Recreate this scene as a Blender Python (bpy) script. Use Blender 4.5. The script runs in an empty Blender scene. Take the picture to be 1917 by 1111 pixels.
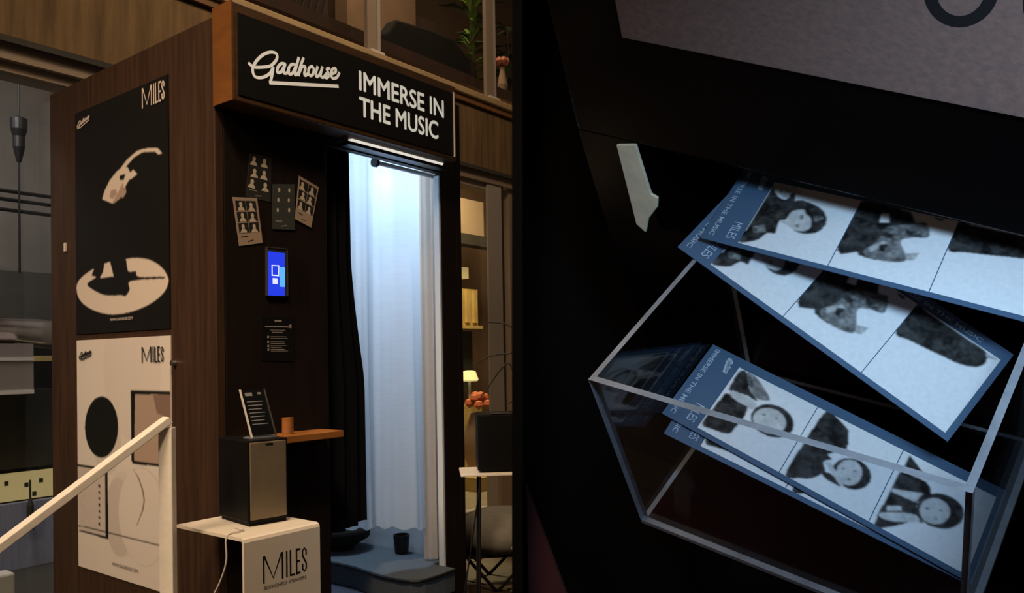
import bpy, bmesh, math, random
import numpy as np
from mathutils import Matrix, Vector
from mathutils.geometry import tessellate_polygon

# ------------------------------------------------------------------ camera, world, lights, exposure
SC = bpy.context.scene
COL = SC.collection
EYE = 0.95
PITCH, ROLL, YAW = 0.016381, -0.016953, 0.653688
Fv = Vector((0, math.cos(PITCH), math.sin(PITCH)))
U0 = Vector((0, -math.sin(PITCH), math.cos(PITCH)))
R0 = Vector((1, 0, 0))
Rv = R0 * math.cos(ROLL) + U0 * math.sin(ROLL)
Uv = U0 * math.cos(ROLL) - R0 * math.sin(ROLL)
cam = bpy.data.cameras.new('camera')
cam.sensor_width = 36
cam.lens = 36 * 1491.5 / 1917
cam.shift_y = (642.1 - 555.5) / 1917
cam.clip_start = 0.02
cam_ob = bpy.data.objects.new('camera', cam)
COL.objects.link(cam_ob)
M = Matrix.Identity(4)
for i in range(3):
    M[i][0], M[i][1], M[i][2] = Rv[i], Uv[i], -Fv[i]
M[2][3] = EYE
cam_ob.matrix_world = M
SC.camera = cam_ob
SC.view_settings.view_transform = 'Standard'
SC.view_settings.look = 'None'
SC.view_settings.gamma = 1
SC.view_settings.exposure = 0.0
SC.view_settings.use_curve_mapping = False

W = bpy.data.worlds.new('world')
SC.world = W
W.use_nodes = True
W.node_tree.nodes['Background'].inputs[0].default_value = (1.0, 0.72, 0.48, 1)
W.node_tree.nodes['Background'].inputs[1].default_value = 0.035

def area(name, loc, target, size, power, color, size_y=None, spread=math.pi):
    l = bpy.data.lights.new(name, 'AREA')
    l.shape = 'RECTANGLE'
    l.size, l.size_y = size, size_y or size
    l.energy = power
    l.color = color
    l.spread = spread
    o = bpy.data.objects.new(name, l)
    COL.objects.link(o)
    o.location = loc
    o.rotation_euler = (Vector(target) - Vector(loc)).to_track_quat('-Z', 'Y').to_euler()
    return o

WARM = (1.0, 0.73, 0.47)
COOL = (0.62, 0.80, 1.0)
CX, CY = -0.9138, 2.465
DR = Vector((math.sin(YAW), math.cos(YAW), 0))
DL = Vector((-math.cos(YAW), math.sin(YAW), 0))
RZ = math.pi / 2 - YAW
def BW(s, t, z):
    return Vector((CX, CY, 0)) + DR * s + DL * t + Vector((0, 0, z))
area('hall_ceiling_light', (-2.6, -0.4, 3.4), (-1.3, 2.6, 0.9), 1.0, 17, WARM, 1.0, math.radians(62))
area('street_side_light', (-0.5, 0.2, 4.2), (-0.7, 2.6, 0.8), 0.6, 11, WARM, 0.6, math.radians(56))
area('facade_light', tuple(BW(1.0, -0.3, 3.9)), tuple(BW(1.2, 1.25, 2.5)), 2.4, 34, WARM, 0.4)
area('booth_door_light', tuple(BW(0.84, 0.040, 1.70)), tuple(BW(0.88, 0.03, 0.4)), 0.36, 0.14, COOL, 0.02)
area('booth_inner_light', tuple(BW(0.88, 0.62, 1.94)), tuple(BW(0.86, 0.15, 0.9)), 0.42, 28.0, COOL, 0.45)
area('window_room_light', tuple(BW(-0.3, 2.3, 2.86)), tuple(BW(0.1, 3.0, 0.8)), 1.0, 75, (1.0, 0.90, 0.82))
area('cafe_room_light', tuple(BW(3.6, 2.2, 2.9)), tuple(BW(3.7, 2.6, 0.2)), 1.0, 125, (1.0, 0.78, 0.45))
area('upper_room_light', tuple(BW(2.6, 1.9, 4.7)), tuple(BW(2.8, 2.6, 3.0)), 1.4, 40, (1.0, 0.74, 0.48))
area('strip_fill_light', (0.42, 0.30, 1.30), (0.88, 1.62, 0.95), 0.36, 5.6, (0.54, 0.77, 1.0), 0.16, math.radians(95))  # added lamp out of view, lights the strips in the tray
area('plate_fill_light', (1.15, -0.3, 0.45), (1.25, 1.1, 1.55), 0.3, 0.7, (1.0, 0.66, 0.52), 0.3, math.radians(60))  # added lamp behind the camera, brightens the steel plate

# ------------------------------------------------------------------ materials
def mat(name, col, rough=0.6, metal=0.0, noise=None, emit=None, spec=0.5, bump=0.0, coat=0.0, detail_scale=(1, 1, 1), trans=0.0):
    """noise=(colour2, scale): second colour mixed in by a stretched noise"""
    m = bpy.data.materials.new(name)
    m.use_nodes = True
    nt = m.node_tree
    b = nt.nodes['Principled BSDF']
    b.inputs['Base Color'].default_value = (*col, 1)
    b.inputs['Roughness'].default_value = rough
    b.inputs['Metallic'].default_value = metal
    b.inputs['Specular IOR Level'].default_value = spec
    b.inputs['Coat Weight'].default_value = coat
    b.inputs['Transmission Weight'].default_value = trans
    if emit:
        b.inputs['Emission Color'].default_value = (*emit[0], 1)
        b.inputs['Emission Strength'].default_value = emit[1]
    if noise or bump:
        tc = nt.nodes.new('ShaderNodeTexCoord')
        mp = nt.nodes.new('ShaderNodeMapping')
        mp.inputs['Scale'].default_value = detail_scale
        nz = nt.nodes.new('ShaderNodeTexNoise')
        nz.inputs['Scale'].default_value = noise[1] if noise else 40
        nz.inputs['Detail'].default_value = 6
        nz.inputs['Roughness'].default_value = 0.65
        nt.links.new(tc.outputs['Object'], mp.inputs[0])
        nt.links.new(mp.outputs[0], nz.inputs['Vector'])
        if noise:
            rp = nt.nodes.new('ShaderNodeValToRGB')
            rp.color_ramp.elements[0].position = 0.35
            rp.color_ramp.elements[1].position = 0.68
            rp.color_ramp.elements[0].color = (*col, 1)
            rp.color_ramp.elements[1].color = (*noise[0], 1)
            nt.links.new(nz.outputs['Fac'], rp.inputs[0])
            nt.links.new(rp.outputs[0], b.inputs['Base Color'])
        if bump:
            bp = nt.nodes.new('ShaderNodeBump')
            bp.inputs['Strength'].default_value = bump
            bp.inputs['Distance'].default_value = 0.004
            nt.links.new(nz.outputs['Fac'], bp.inputs['Height'])
            nt.links.new(bp.outputs[0], b.inputs['Normal'])
    return m

def clear_mat(name, tint=(0.93, 0.95, 0.97), gloss=0.10, rough=0.03):
    """thin clear sheet: mostly see-through with a fresnel gloss"""
    m = bpy.data.materials.new(name)
    m.use_nodes = True
    nt = m.node_tree
    nt.nodes.clear()
    out = nt.nodes.new('ShaderNodeOutputMaterial')
    tr = nt.nodes.new('ShaderNodeBsdfTransparent')
    tr.inputs[0].default_value = (*tint, 1)
    gl = nt.nodes.new('ShaderNodeBsdfGlossy')
    gl.inputs['Roughness'].default_value = rough
    fr = nt.nodes.new('ShaderNodeLayerWeight')
    fr.inputs[0].default_value = 0.5
    pw = nt.nodes.new('ShaderNodeMath')
    pw.operation = 'POWER'
    pw.inputs[1].default_value = 4.0
    ml = nt.nodes.new('ShaderNodeMath')
    ml.operation = 'MULTIPLY_ADD'
    ml.inputs[1].default_value = 0.6
    ml.inputs[2].default_value = gloss * 0.3
    mx = nt.nodes.new('ShaderNodeMixShader')
    nt.links.new(fr.outputs['Facing'], pw.inputs[0])
    nt.links.new(pw.outputs[0], ml.inputs[0])
    nt.links.new(ml.outputs[0], mx.inputs[0])
    nt.links.new(tr.outputs[0], mx.inputs[1])
    nt.links.new(gl.outputs[0], mx.inputs[2])
    nt.links.new(mx.outputs[0], out.inputs[0])
    return m

def fabric_mat(name, col, translucent=0.35):
    m = bpy.data.materials.new(name)
    m.use_nodes = True
    nt = m.node_tree
    b = nt.nodes['Principled BSDF']
    b.inputs['Base Color'].default_value = (*col, 1)
    b.inputs['Roughness'].default_value = 0.9
    b.inputs['Specular IOR Level'].default_value = 0.1
    tc = nt.nodes.new('ShaderNodeTexCoord')
    mp = nt.nodes.new('ShaderNodeMapping')
    mp.inputs['Scale'].default_value = (6, 6, 120)
    nz = nt.nodes.new('ShaderNodeTexNoise')
    nz.inputs['Scale'].default_value = 2.0
    nz.inputs['Detail'].default_value = 4
    rp = nt.nodes.new('ShaderNodeValToRGB')
    rp.color_ramp.elements[0].color = (*[c * 0.86 for c in col], 1)
    rp.color_ramp.elements[1].color = (*col, 1)
    nt.links.new(tc.outputs['Object'], mp.inputs[0])
    nt.links.new(mp.outputs[0], nz.inputs['Vector'])
    nt.links.new(nz.outputs['Fac'], rp.inputs[0])
    nt.links.new(rp.outputs[0], b.inputs['Base Color'])
    tl = nt.nodes.new('ShaderNodeBsdfTranslucent')
    nt.links.new(rp.outputs[0], tl.inputs[0])
    mx = nt.nodes.new('ShaderNodeMixShader')
    mx.inputs[0].default_value = translucent
    out = nt.nodes['Material Output']
    nt.links.new(b.outputs[0], mx.inputs[1])
    nt.links.new(tl.outputs[0], mx.inputs[2])
    nt.links.new(mx.outputs[0], out.inputs[0])
    return m

MT = {}
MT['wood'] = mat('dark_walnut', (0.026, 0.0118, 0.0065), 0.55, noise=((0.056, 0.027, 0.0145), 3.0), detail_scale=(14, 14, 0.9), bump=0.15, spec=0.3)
MT['wood_shaded'] = mat('dark_walnut_shaded', (0.0065, 0.0036, 0.0026), 0.6, noise=((0.012, 0.0066, 0.0046), 3.0), detail_scale=(14, 14, 0.9), spec=0.2)  # same walnut, darkened in colour for the shade on the booth front
MT['copper_wood'] = mat('copper_stained_wood', (0.13, 0.044, 0.0075), 0.45, noise=((0.18, 0.064, 0.012), 3.0), detail_scale=(2, 2, 10))
MT['frame_wood'] = mat('sign_frame_wood', (0.042, 0.020, 0.008), 0.5, noise=((0.085, 0.038, 0.012), 3.0), detail_scale=(2, 2, 10))
MT['shelf_wood'] = mat('orange_shelf_wood', (0.27, 0.095, 0.018), 0.45, noise=((0.35, 0.135, 0.03), 3.0), detail_scale=(2, 2, 10))
MT['sign_black'] = mat('sign_black', (0.006, 0.006, 0.007), 0.45, spec=0.25)
MT['letter_white'] = mat('letter_white', (0.80, 0.80, 0.76), 0.5, emit=((0.9, 0.88, 0.8), 0.22))
MT['cream'] = mat('print_cream', (0.62, 0.53, 0.47), 0.6)
MT['tan'] = mat('print_tan', (0.44, 0.31, 0.25), 0.6)
MT['brown'] = mat('print_brown', (0.22, 0.14, 0.11), 0.6)
MT['soft_print'] = mat('print_soft', (0.50, 0.44, 0.41), 0.6)
MT['black'] = mat('print_black', (0.008, 0.008, 0.009), 0.5, spec=0.3)
MT['poster_black'] = mat('poster_black', (0.0060, 0.0054, 0.0054), 0.5, spec=0.12)
MT['poster_white'] = mat('poster_cream', (0.62, 0.56, 0.52), 0.55)
MT['rail'] = mat('rail_paint', (0.88, 0.82, 0.74), 0.45, noise=((0.80, 0.74, 0.66), 30))
MT['stand'] = mat('stand_white_metal', (0.80, 0.72, 0.62), 0.4, noise=((0.76, 0.68, 0.58), 8))
MT['speaker_black'] = mat('speaker_black', (0.0035, 0.003, 0.003), 0.55, spec=0.15)
MT['grille'] = mat('speaker_grille', (0.22, 0.175, 0.115), 0.55, metal=0.55, noise=((0.27, 0.215, 0.145), 14), bump=0.1)
MT['steel'] = mat('brushed_steel', (0.55, 0.55, 0.56), 0.35, metal=1.0)
MT['screen_blue'] = mat('screen_blue', (0.01, 0.02, 0.2), 0.3, emit=((0.018, 0.045, 0.80), 0.95))
MT['screen_cyan'] = mat('screen_cyan', (0.05, 0.2, 0.4), 0.3, emit=((0.10, 0.42, 0.95), 1.0))
MT['screen_white'] = mat('screen_white', (0.5, 0.5, 0.6), 0.3, emit=((0.62, 0.72, 1.0), 0.95))
MT['screen_frame'] = mat('screen_frame', (0.03, 0.03, 0.033), 0.35)
MT['card_light'] = mat('card_beige', (0.34, 0.25, 0.19), 0.6)
MT['card_dark'] = mat('card_dark', (0.020, 0.020, 0.020), 0.6)
MT['card_grey'] = mat('card_grey_green', (0.038, 0.042, 0.038), 0.6)
MT['card_pic'] = mat('card_picture_black', (0.010, 0.010, 0.010), 0.6)
MT['card_face'] = mat('card_picture_light', (0.50, 0.43, 0.33), 0.6)
MT['notice_black'] = mat('notice_black', (0.005, 0.005, 0.005), 0.35)
MT['notice_text'] = mat('notice_text', (0.30, 0.27, 0.25), 0.6)
MT['curtain_white'] = fabric_mat('white_linen', (0.66, 0.73, 0.82), 0.42)
MT['curtain_warm_lit'] = fabric_mat('white_linen_warm_lit', (0.66, 0.59, 0.53), 0.42)  # same white linen, with warm outside light tinted into the colour
MT['curtain_black'] = mat('black_velvet', (0.006, 0.006, 0.007), 0.95, spec=0.05)
MT['lining'] = mat('booth_lining_white', (0.62, 0.66, 0.70), 0.6)
MT['carpet'] = mat('booth_carpet', (0.075, 0.088, 0.10), 0.95, noise=((0.055, 0.066, 0.078), 60))
MT['carpet_dark'] = mat('booth_carpet_dark', (0.05, 0.055, 0.075), 0.95, noise=((0.035, 0.04, 0.055), 60))
MT['rail_highlight'] = mat('rail_highlight_glow', (0.8, 0.78, 0.72), 0.3, emit=((1.0, 0.93, 0.82), 0.75))  # reflected highlight of the rail put in as glow, no lamp
MT['dark_metal'] = mat('dark_metal', (0.02, 0.02, 0.022), 0.4, metal=0.6)
MT['concrete'] = mat('brown_concrete', (0.20, 0.122, 0.050), 0.85, noise=((0.085, 0.050, 0.022), 2.5), detail_scale=(7, 7, 0.7), bump=0.2)
MT['ledge'] = mat('ledge_stone', (0.42, 0.30, 0.16), 0.8, noise=((0.34, 0.24, 0.12), 6))
MT['rust'] = mat('rust_band', (0.20, 0.085, 0.022), 0.7, noise=((0.14, 0.07, 0.03), 3))
MT['frame_pale'] = mat('window_frame_pale', (0.36, 0.31, 0.28), 0.6)
MT['frame_tan'] = mat('window_frame_tan', (0.26, 0.20, 0.15), 0.6)
MT['glass'] = clear_mat('window_glass', (0.86, 0.88, 0.88), 0.05)
MT['acrylic'] = clear_mat('acrylic_sheet', (0.92, 0.94, 0.965), 0.06)
MT['acrylic_edge'] = mat('acrylic_polished_edge', (0.25, 0.27, 0.31), 0.35, noise=((0.15, 0.165, 0.19), 12), spec=0.6)
MT['floor'] = mat('deck_boards', (0.040, 0.025, 0.016), 0.6, noise=((0.065, 0.040, 0.024), 4), detail_scale=(1.2, 12, 12))
MT['tile'] = mat('pale_floor_tile', (0.28, 0.22, 0.14), 0.5, noise=((0.20, 0.16, 0.10), 8))
MT['plaster'] = mat('grey_plaster', (0.16, 0.14, 0.125), 0.9, noise=((0.11, 0.10, 0.092), 2))
MT['plaster_dark'] = mat('dark_plaster', (0.035, 0.033, 0.028), 0.9, noise=((0.05, 0.045, 0.038), 3))
MT['plaster_blue'] = mat('blue_grey_plaster', (0.22, 0.25, 0.42), 0.9, noise=((0.34, 0.35, 0.46), 5), detail_scale=(8, 8, 1.0))
MT['chrome'] = mat('duct_metal', (0.72, 0.66, 0.63), 0.22, metal=1.0, noise=((0.55, 0.48, 0.46), 9))
MT['grey_box'] = mat('grey_box', (0.24, 0.20, 0.19), 0.6)
MT['bright_trim'] = mat('bright_trim', (0.60, 0.56, 0.52), 0.5)
MT['yellow_panel'] = mat('lit_yellow_panel', (0.62, 0.50, 0.25), 0.7, noise=((0.50, 0.40, 0.20), 6), emit=((0.75, 0.58, 0.26), 0.35))
MT['yellow_wood'] = mat('yellow_wood', (0.55, 0.38, 0.12), 0.6, noise=((0.40, 0.27, 0.09), 5))
MT['green_drape'] = mat('dark_green_drape', (0.030, 0.036, 0.018), 0.9, noise=((0.045, 0.05, 0.024), 6))
MT['leaf'] = mat('leaf_green', (0.13, 0.26, 0.025), 0.5, noise=((0.24, 0.34, 0.05), 9))
MT['leaf_dark'] = mat('leaf_dark', (0.035, 0.06, 0.014), 0.6)
MT['stem'] = mat('dark_stem', (0.025, 0.020, 0.014), 0.7)
MT['orange'] = mat('orange_petal', (0.48, 0.11, 0.035), 0.6)
MT['pink'] = mat('pink_petal', (0.62, 0.20, 0.12), 0.6)
MT['clay'] = mat('clay_vase', (0.34, 0.22, 0.13), 0.7)
MT['lamp_glow'] = mat('lamp_shade_glow', (0.8, 0.7, 0.3), 0.5, emit=((1.0, 0.80, 0.35), 0.8))
MT['red'] = mat('red_cloth', (0.36, 0.045, 0.015), 0.7)
MT['bag'] = mat('tan_bag', (0.30, 0.21, 0.13), 0.8)
MT['cushion'] = mat('grey_cushion', (0.16, 0.145, 0.12), 0.95, noise=((0.12, 0.11, 0.09), 20))
MT['sofa'] = mat('dark_sofa', (0.012, 0.010, 0.008), 0.9, spec=0.2)
MT['brown_wall'] = mat('brown_wall', (0.15, 0.085, 0.045), 0.9, noise=((0.19, 0.11, 0.06), 3))
MT['red_brown'] = mat('red_brown_wall', (0.075, 0.030, 0.022), 0.9, noise=((0.05, 0.03, 0.02), 6))
MT['mesh_dark'] = mat('dark_lattice', (0.050, 0.034, 0.020), 0.8)
MT['alcove_black'] = mat('alcove_black', (0.0022, 0.0018, 0.0019), 0.8, spec=0.05)
MT['panel_black'] = mat('dispenser_black_gloss', (0.0014, 0.0011, 0.0012), 0.25, spec=0.2)
MT['slot_dark'] = mat('slot_inside', (0.010, 0.011, 0.011), 0.6)
MT['raw_edge'] = mat('raw_board_edge', (0.80, 0.74, 0.56), 0.7, noise=((0.62, 0.58, 0.46), 20))
MT['plate'] = mat('brushed_plate', (0.24, 0.155, 0.135), 0.45, metal=0.35, noise=((0.17, 0.115, 0.105), 3), detail_scale=(1.5, 40, 40))
MT['paper'] = mat('photo_paper_white', (0.66, 0.70, 0.74), 0.5, spec=0.3)
MT['navy'] = mat('print_navy', (0.055, 0.105, 0.185), 0.5, spec=0.3)
MT['navy_text'] = mat('print_pale_text', (0.34, 0.44, 0.56), 0.5)
MT['p_dark'] = mat('photo_dark', (0.022, 0.027, 0.034), 0.5, noise=((0.035, 0.042, 0.05), 30), spec=0.3)
MT['p_mid'] = mat('photo_mid', (0.17, 0.20, 0.22), 0.5, noise=((0.10, 0.12, 0.135), 40), spec=0.3)
MT['p_soft'] = mat('photo_soft', (0.40, 0.44, 0.47), 0.5, noise=((0.33, 0.36, 0.39), 30), spec=0.3)
MT['p_pale'] = mat('photo_pale', (0.42, 0.46, 0.49), 0.5, noise=((0.36, 0.40, 0.43), 25), spec=0.3)
MT['red_dark'] = mat('dark_red_carpet', (0.045, 0.006, 0.008), 0.9)

def print_mat(name):
    m = bpy.data.materials.new(name)
    m.use_nodes = True
    b = m.node_tree.nodes['Principled BSDF']
    at = m.node_tree.nodes.new('ShaderNodeVertexColor')
    at.layer_name = 'ink'
    m.node_tree.links.new(at.outputs[0], b.inputs['Base Color'])
    b.inputs['Roughness'].default_value = 0.5
    b.inputs['Specular IOR Level'].default_value = 0.25
    return m
MT['ink'] = print_mat('printed_ink')

# ------------------------------------------------------------------ mesh helpers
class G:
    def __init__(self):
        self.v, self.f, self.m = [], [], []
    def add(self, vs, fs, mi=0):
        n = len(self.v)
        self.v += [tuple(p) for p in vs]
        self.f += [tuple(i + n for i in f) for f in fs]
        self.m += [mi] * len(fs)
        return self
    def box(self, x0, x1, y0, y1, z0, z1, mi=0):
        return self.add([(x0, y0, z0), (x1, y0, z0), (x1, y1, z0), (x0, y1, z0), (x0, y0, z1), (x1, y0, z1), (x1, y1, z1), (x0, y1, z1)],
                        [(0, 3, 2, 1), (4, 5, 6, 7), (0, 1, 5, 4), (1, 2, 6, 5), (2, 3, 7, 6), (3, 0, 4, 7)], mi)
    def prism(self, pts, fa, fb, mi=0):
        """polygon pts mapped by fa(p) and fb(p): closed solid"""
        n = len(pts)
        vs = [fa(p) for p in pts] + [fb(p) for p in pts]
        tri = tessellate_polygon([[Vector((p[0], p[1], 0)) for p in pts]])
        fs = [tuple(t) for t in tri] + [tuple(i + n for i in reversed(t)) for t in tri]
        fs += [(i, (i + 1) % n, (i + 1) % n + n, i + n) for i in range(n)]
        return self.add(vs, fs, mi)
    def poly(self, pts, fa, mi=0):
        tri = tessellate_polygon([[Vector((p[0], p[1], 0)) for p in pts]])
        return self.add([fa(p) for p in pts], [tuple(t) for t in tri], mi)
    def tube(self, path, r, n=8, mi=0):
        path = [Vector(p) for p in path]
        rs = r if isinstance(r, (list, tuple)) else [r] * len(path)
        vs, fs = [], []
        for i, p in enumerate(path):
            d = (path[min(i + 1, len(path) - 1)] - path[max(i - 1, 0)]).normalized()
            a = d.orthogonal().normalized() if i == 0 else (a - d * a.dot(d)).normalized()
            b = d.cross(a)
            vs += [p + (a * math.cos(2 * math.pi * k / n) + b * math.sin(2 * math.pi * k / n)) * rs[i] for k in range(n)]
        for i in range(len(path) - 1):
            fs += [(i * n + k, i * n + (k + 1) % n, (i + 1) * n + (k + 1) % n, (i + 1) * n + k) for k in range(n)]
        fs += [tuple(range(n - 1, -1, -1)), tuple((len(path) - 1) * n + k for k in range(n))]
        return self.add(vs, fs, mi)
    def lathe(self, prof, c=(0, 0, 0), n=24, mi=0):
        vs, fs = [], []
        for r, z in prof:
            vs += [(c[0] + r * math.cos(2 * math.pi * k / n), c[1] + r * math.sin(2 * math.pi * k / n), c[2] + z) for k in range(n)]
        for i in range(len(prof) - 1):
            fs += [(i * n + k, i * n + (k + 1) % n, (i + 1) * n + (k + 1) % n, (i + 1) * n + k) for k in range(n)]
        fs += [tuple(range(n - 1, -1, -1)), tuple((len(prof) - 1) * n + k for k in range(n))]
        return self.add(vs, fs, mi)

def ob(name, g, m, parent=None, smooth=False, bevel=0.0, seg=2, loc=None, rot=None):
    me = bpy.data.meshes.new(name)
    me.from_pydata(g.v, [], g.f)
    ms = m if isinstance(m, (list, tuple)) else [m]
    for x in ms:
        me.materials.append(MT[x] if isinstance(x, str) else x)
    if len(ms) > 1:
        me.polygons.foreach_set('material_index', g.m)
    bm = bmesh.new()
    bm.from_mesh(me)
    bmesh.ops.recalc_face_normals(bm, faces=bm.faces)
    if bevel:
        bmesh.ops.bevel(bm, geom=[e for e in bm.edges if len(e.link_faces) == 2 and e.calc_face_angle() > 0.6], offset=bevel, segments=seg, affect='EDGES', profile=0.5)
    bm.to_mesh(me)
    bm.free()
    if smooth:
        me.polygons.foreach_set('use_smooth', [True] * len(me.polygons))
    o = bpy.data.objects.new(name, me)
    COL.objects.link(o)
    if parent:
        o.parent = parent
    if loc is not None:
        o.location = loc
    if rot is not None:
        o.rotation_euler = (0, 0, rot)
    return o

def tag(o, label, cat, group=None):
    o['label'] = label
    o['category'] = cat
    if group:
        o['group'] = group
    return o

def stuff(o):
    o['kind'] = 'stuff'
    return o

def struct(o):
    o['kind'] = 'structure'
    return o

def empty(name, loc, rz, label, cat, group=None):
    o = bpy.data.objects.new(name, None)
    COL.objects.link(o)
    o.empty_display_size = 0.1
    o.location = loc
    o.rotation_euler = (0, 0, rz)
    return tag(o, label, cat, group)

def bthing(name, s, t, z, label, cat, group=None, rot=0.0):
    """a thing standing in the booth's own frame (x along the front, y into the depth)"""
    return empty(name, BW(s, t, z), RZ + rot, label, cat, group)

def smooth_path(pts, k=5):
    if len(pts) < 3:
        return pts
    out = []
    for i in range(len(pts) - 1):
        p0, p1, p2, p3 = pts[max(i - 1, 0)], pts[i], pts[i + 1], pts[min(i + 2, len(pts) - 1)]
        for j in range(k):
            t = j / k
            out.append(tuple(0.5 * (2 * b + (c - a) * t + (2 * a - 5 * b + 4 * c - d) * t * t + (3 * b - a - 3 * c + d) * t ** 3) for a, b, c, d in zip(p0, p1, p2, p3)))
    return out + [pts[-1]]

def smooth_closed(pts, k=3):
    n = len(pts)
    if n < 5:
        return pts
    out = []
    for i in range(n):
        p0, p1, p2, p3 = pts[i - 1], pts[i], pts[(i + 1) % n], pts[(i + 2) % n]
        for j in range(k):
            t = j / k
            out.append(tuple(0.5 * (2 * b + (c - a) * t + (2 * a - 5 * b + 4 * c - d) * t * t + (3 * b - a - 3 * c + d) * t ** 3) for a, b, c, d in zip(p0, p1, p2, p3)))
    return out

def ribbon(g, pts, w, fa, mi=0):
    """flat stroke of width w along 2-D points"""
    n = len(pts)
    vs, fs = [], []
    for i in range(n):
        a, b = pts[max(i - 1, 0)], pts[min(i + 1, n - 1)]
        dx, dy = b[0] - a[0], b[1] - a[1]
        l = math.hypot(dx, dy) or 1
        nx, ny = -dy / l * w / 2, dx / l * w / 2
        ex, ey = (0, 0)
        if i == 0: ex, ey = -dx / l * w * 0.3, -dy / l * w * 0.3
        if i == n - 1: ex, ey = dx / l * w * 0.3, dy / l * w * 0.3
        vs += [fa((pts[i][0] + nx + ex, pts[i][1] + ny + ey)), fa((pts[i][0] - nx + ex, pts[i][1] - ny + ey))]
    fs = [(2 * i, 2 * i + 1, 2 * i + 3, 2 * i + 2) for i in range(n - 1)]
    return g.add(vs, fs, mi)

def text2d(s, height, width=None, bold=0.0, spacing=1.0):
    """letters as 2-D triangles, baseline at 0, starting at x 0"""
    cu = bpy.data.curves.new('t', 'FONT')
    cu.body = s
    cu.size = 1
    cu.offset = bold
    cu.space_character = spacing
    cu.resolution_u = 4
    o = bpy.data.objects.new('t', cu)
    COL.objects.link(o)
    bpy.context.view_layer.update()
    me = o.to_mesh()
    vs = [(v.co.x, v.co.y) for v in me.vertices]
    fs = [tuple(p.vertices) for p in me.polygons]
    o.to_mesh_clear()
    bpy.data.objects.remove(o)
    bpy.data.curves.remove(cu)
    x0, x1 = min(v[0] for v in vs), max(v[0] for v in vs)
    y0, y1 = min(v[1] for v in vs), max(v[1] for v in vs)
    ky = height / (y1 - y0)
    kx = width / (x1 - x0) if width else ky
    return [((x - x0) * kx, (y - y0) * ky) for x, y in vs], fs

def put_text(g, s, x, y, height, fa, width=None, bold=0.0, mi=0):
    vs, fs = text2d(s, height, width, bold)
    g.add([fa((x + p[0], y + p[1])) for p in vs], fs, mi)

MILES = [[(0, 0), (0, 1)], [(0.04, 1), (0.44, 0.10), (0.84, 1)], [(0.88, 1), (0.88, 0)], [(1.09, 0), (1.09, 1)], [(1.27, 1), (1.27, 0.02)], [(1.27, 0.02), (1.45, 0.02)],
         [(1.57, 0), (1.57, 1)], [(1.57, 0.97), (1.74, 0.97)], [(1.57, 0.5), (1.72, 0.5)], [(1.57, 0.03), (1.74, 0.03)],
         [(2.05, 0.70), (2.05, 0.86), (1.96, 0.97), (1.87, 0.86), (1.87, 0.68), (2.05, 0.34), (2.05, 0.14), (1.96, 0.03), (1.87, 0.14), (1.87, 0.32)]]
LETTER_OF = [0, 0, 0, 1, 2, 2, 3, 3, 3, 3, 4]
def miles_letters(parent, m, x, y, h, width, fa, stroke=0.085):
    kx = width / 2.05
    for li in range(5):
        g = G()
        for st, l in zip(MILES, LETTER_OF):
            if l == li:
                ribbon(g, [(x + p[0] * kx, y + p[1] * h) for p in st], stroke * h * 0.9, fa)
        ob('letter', g, m, parent)
def letters(parent, m, s, x, y, height, fa, width, bold=0.0):
    """each letter of a line as a part of its own"""
    vs, fs = text2d(s, height, width)
    adj = {}
    par = list(range(len(vs)))
    def find(a):
        while par[a] != a:
            par[a] = par[par[a]]; a = par[a]
        return a
    for f in fs:
        for q in f[1:]:
            par[find(f[0])] = find(q)
    groups = {}
    for f in fs:
        groups.setdefault(find(f[0]), []).append(f)
    for fl in groups.values():
        ids = sorted({i for f in fl for i in f}); mp = {i: k for k, i in enumerate(ids)}
        g = G()
        for q, (dx, dy) in enumerate(((0, 0), (bold, 0), (-bold, 0), (0, bold), (0, -bold)) if bold else ((0, 0),)):
            g.add([Vector(fa((x + vs[i][0] + dx, y + vs[i][1] + dy))) for i in ids], [tuple(mp[i] for i in f) for f in fl])
        ob('letter', g, m, parent)
def put_miles(g, x, y, h, width, fa, stroke=0.085, mi=0):
    kx = width / 2.05
    for st in MILES:
        ribbon(g, [(x + p[0] * kx, y + p[1] * h) for p in st], stroke * h * 0.9, fa, mi)

def blur(a, s):
    r = max(1, int(s * 2.5))
    k = np.exp(-0.5 * (np.arange(-r, r + 1) / s) ** 2)
    k /= k.sum()
    for ax in (0, 1):
        p = np.pad(a, [(r, r) if i == ax else (0, 0) for i in range(a.ndim)], mode='edge')
        a = sum(k[i] * np.take(p, range(i, i + a.shape[ax]), axis=ax) for i in range(2 * r + 1))
    return a

def inside(pts, X, Y):
    res = np.zeros(X.shape, bool)
    n = len(pts)
    for i in range(n):
        (x1, y1), (x2, y2) = pts[i], pts[(i + 1) % n]
        if y1 == y2:
            continue
        c = ((y1 > Y) != (y2 > Y)) & (X < (x2 - x1) * (Y - y1) / (y2 - y1) + x1)
        res ^= c
    return res

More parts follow.
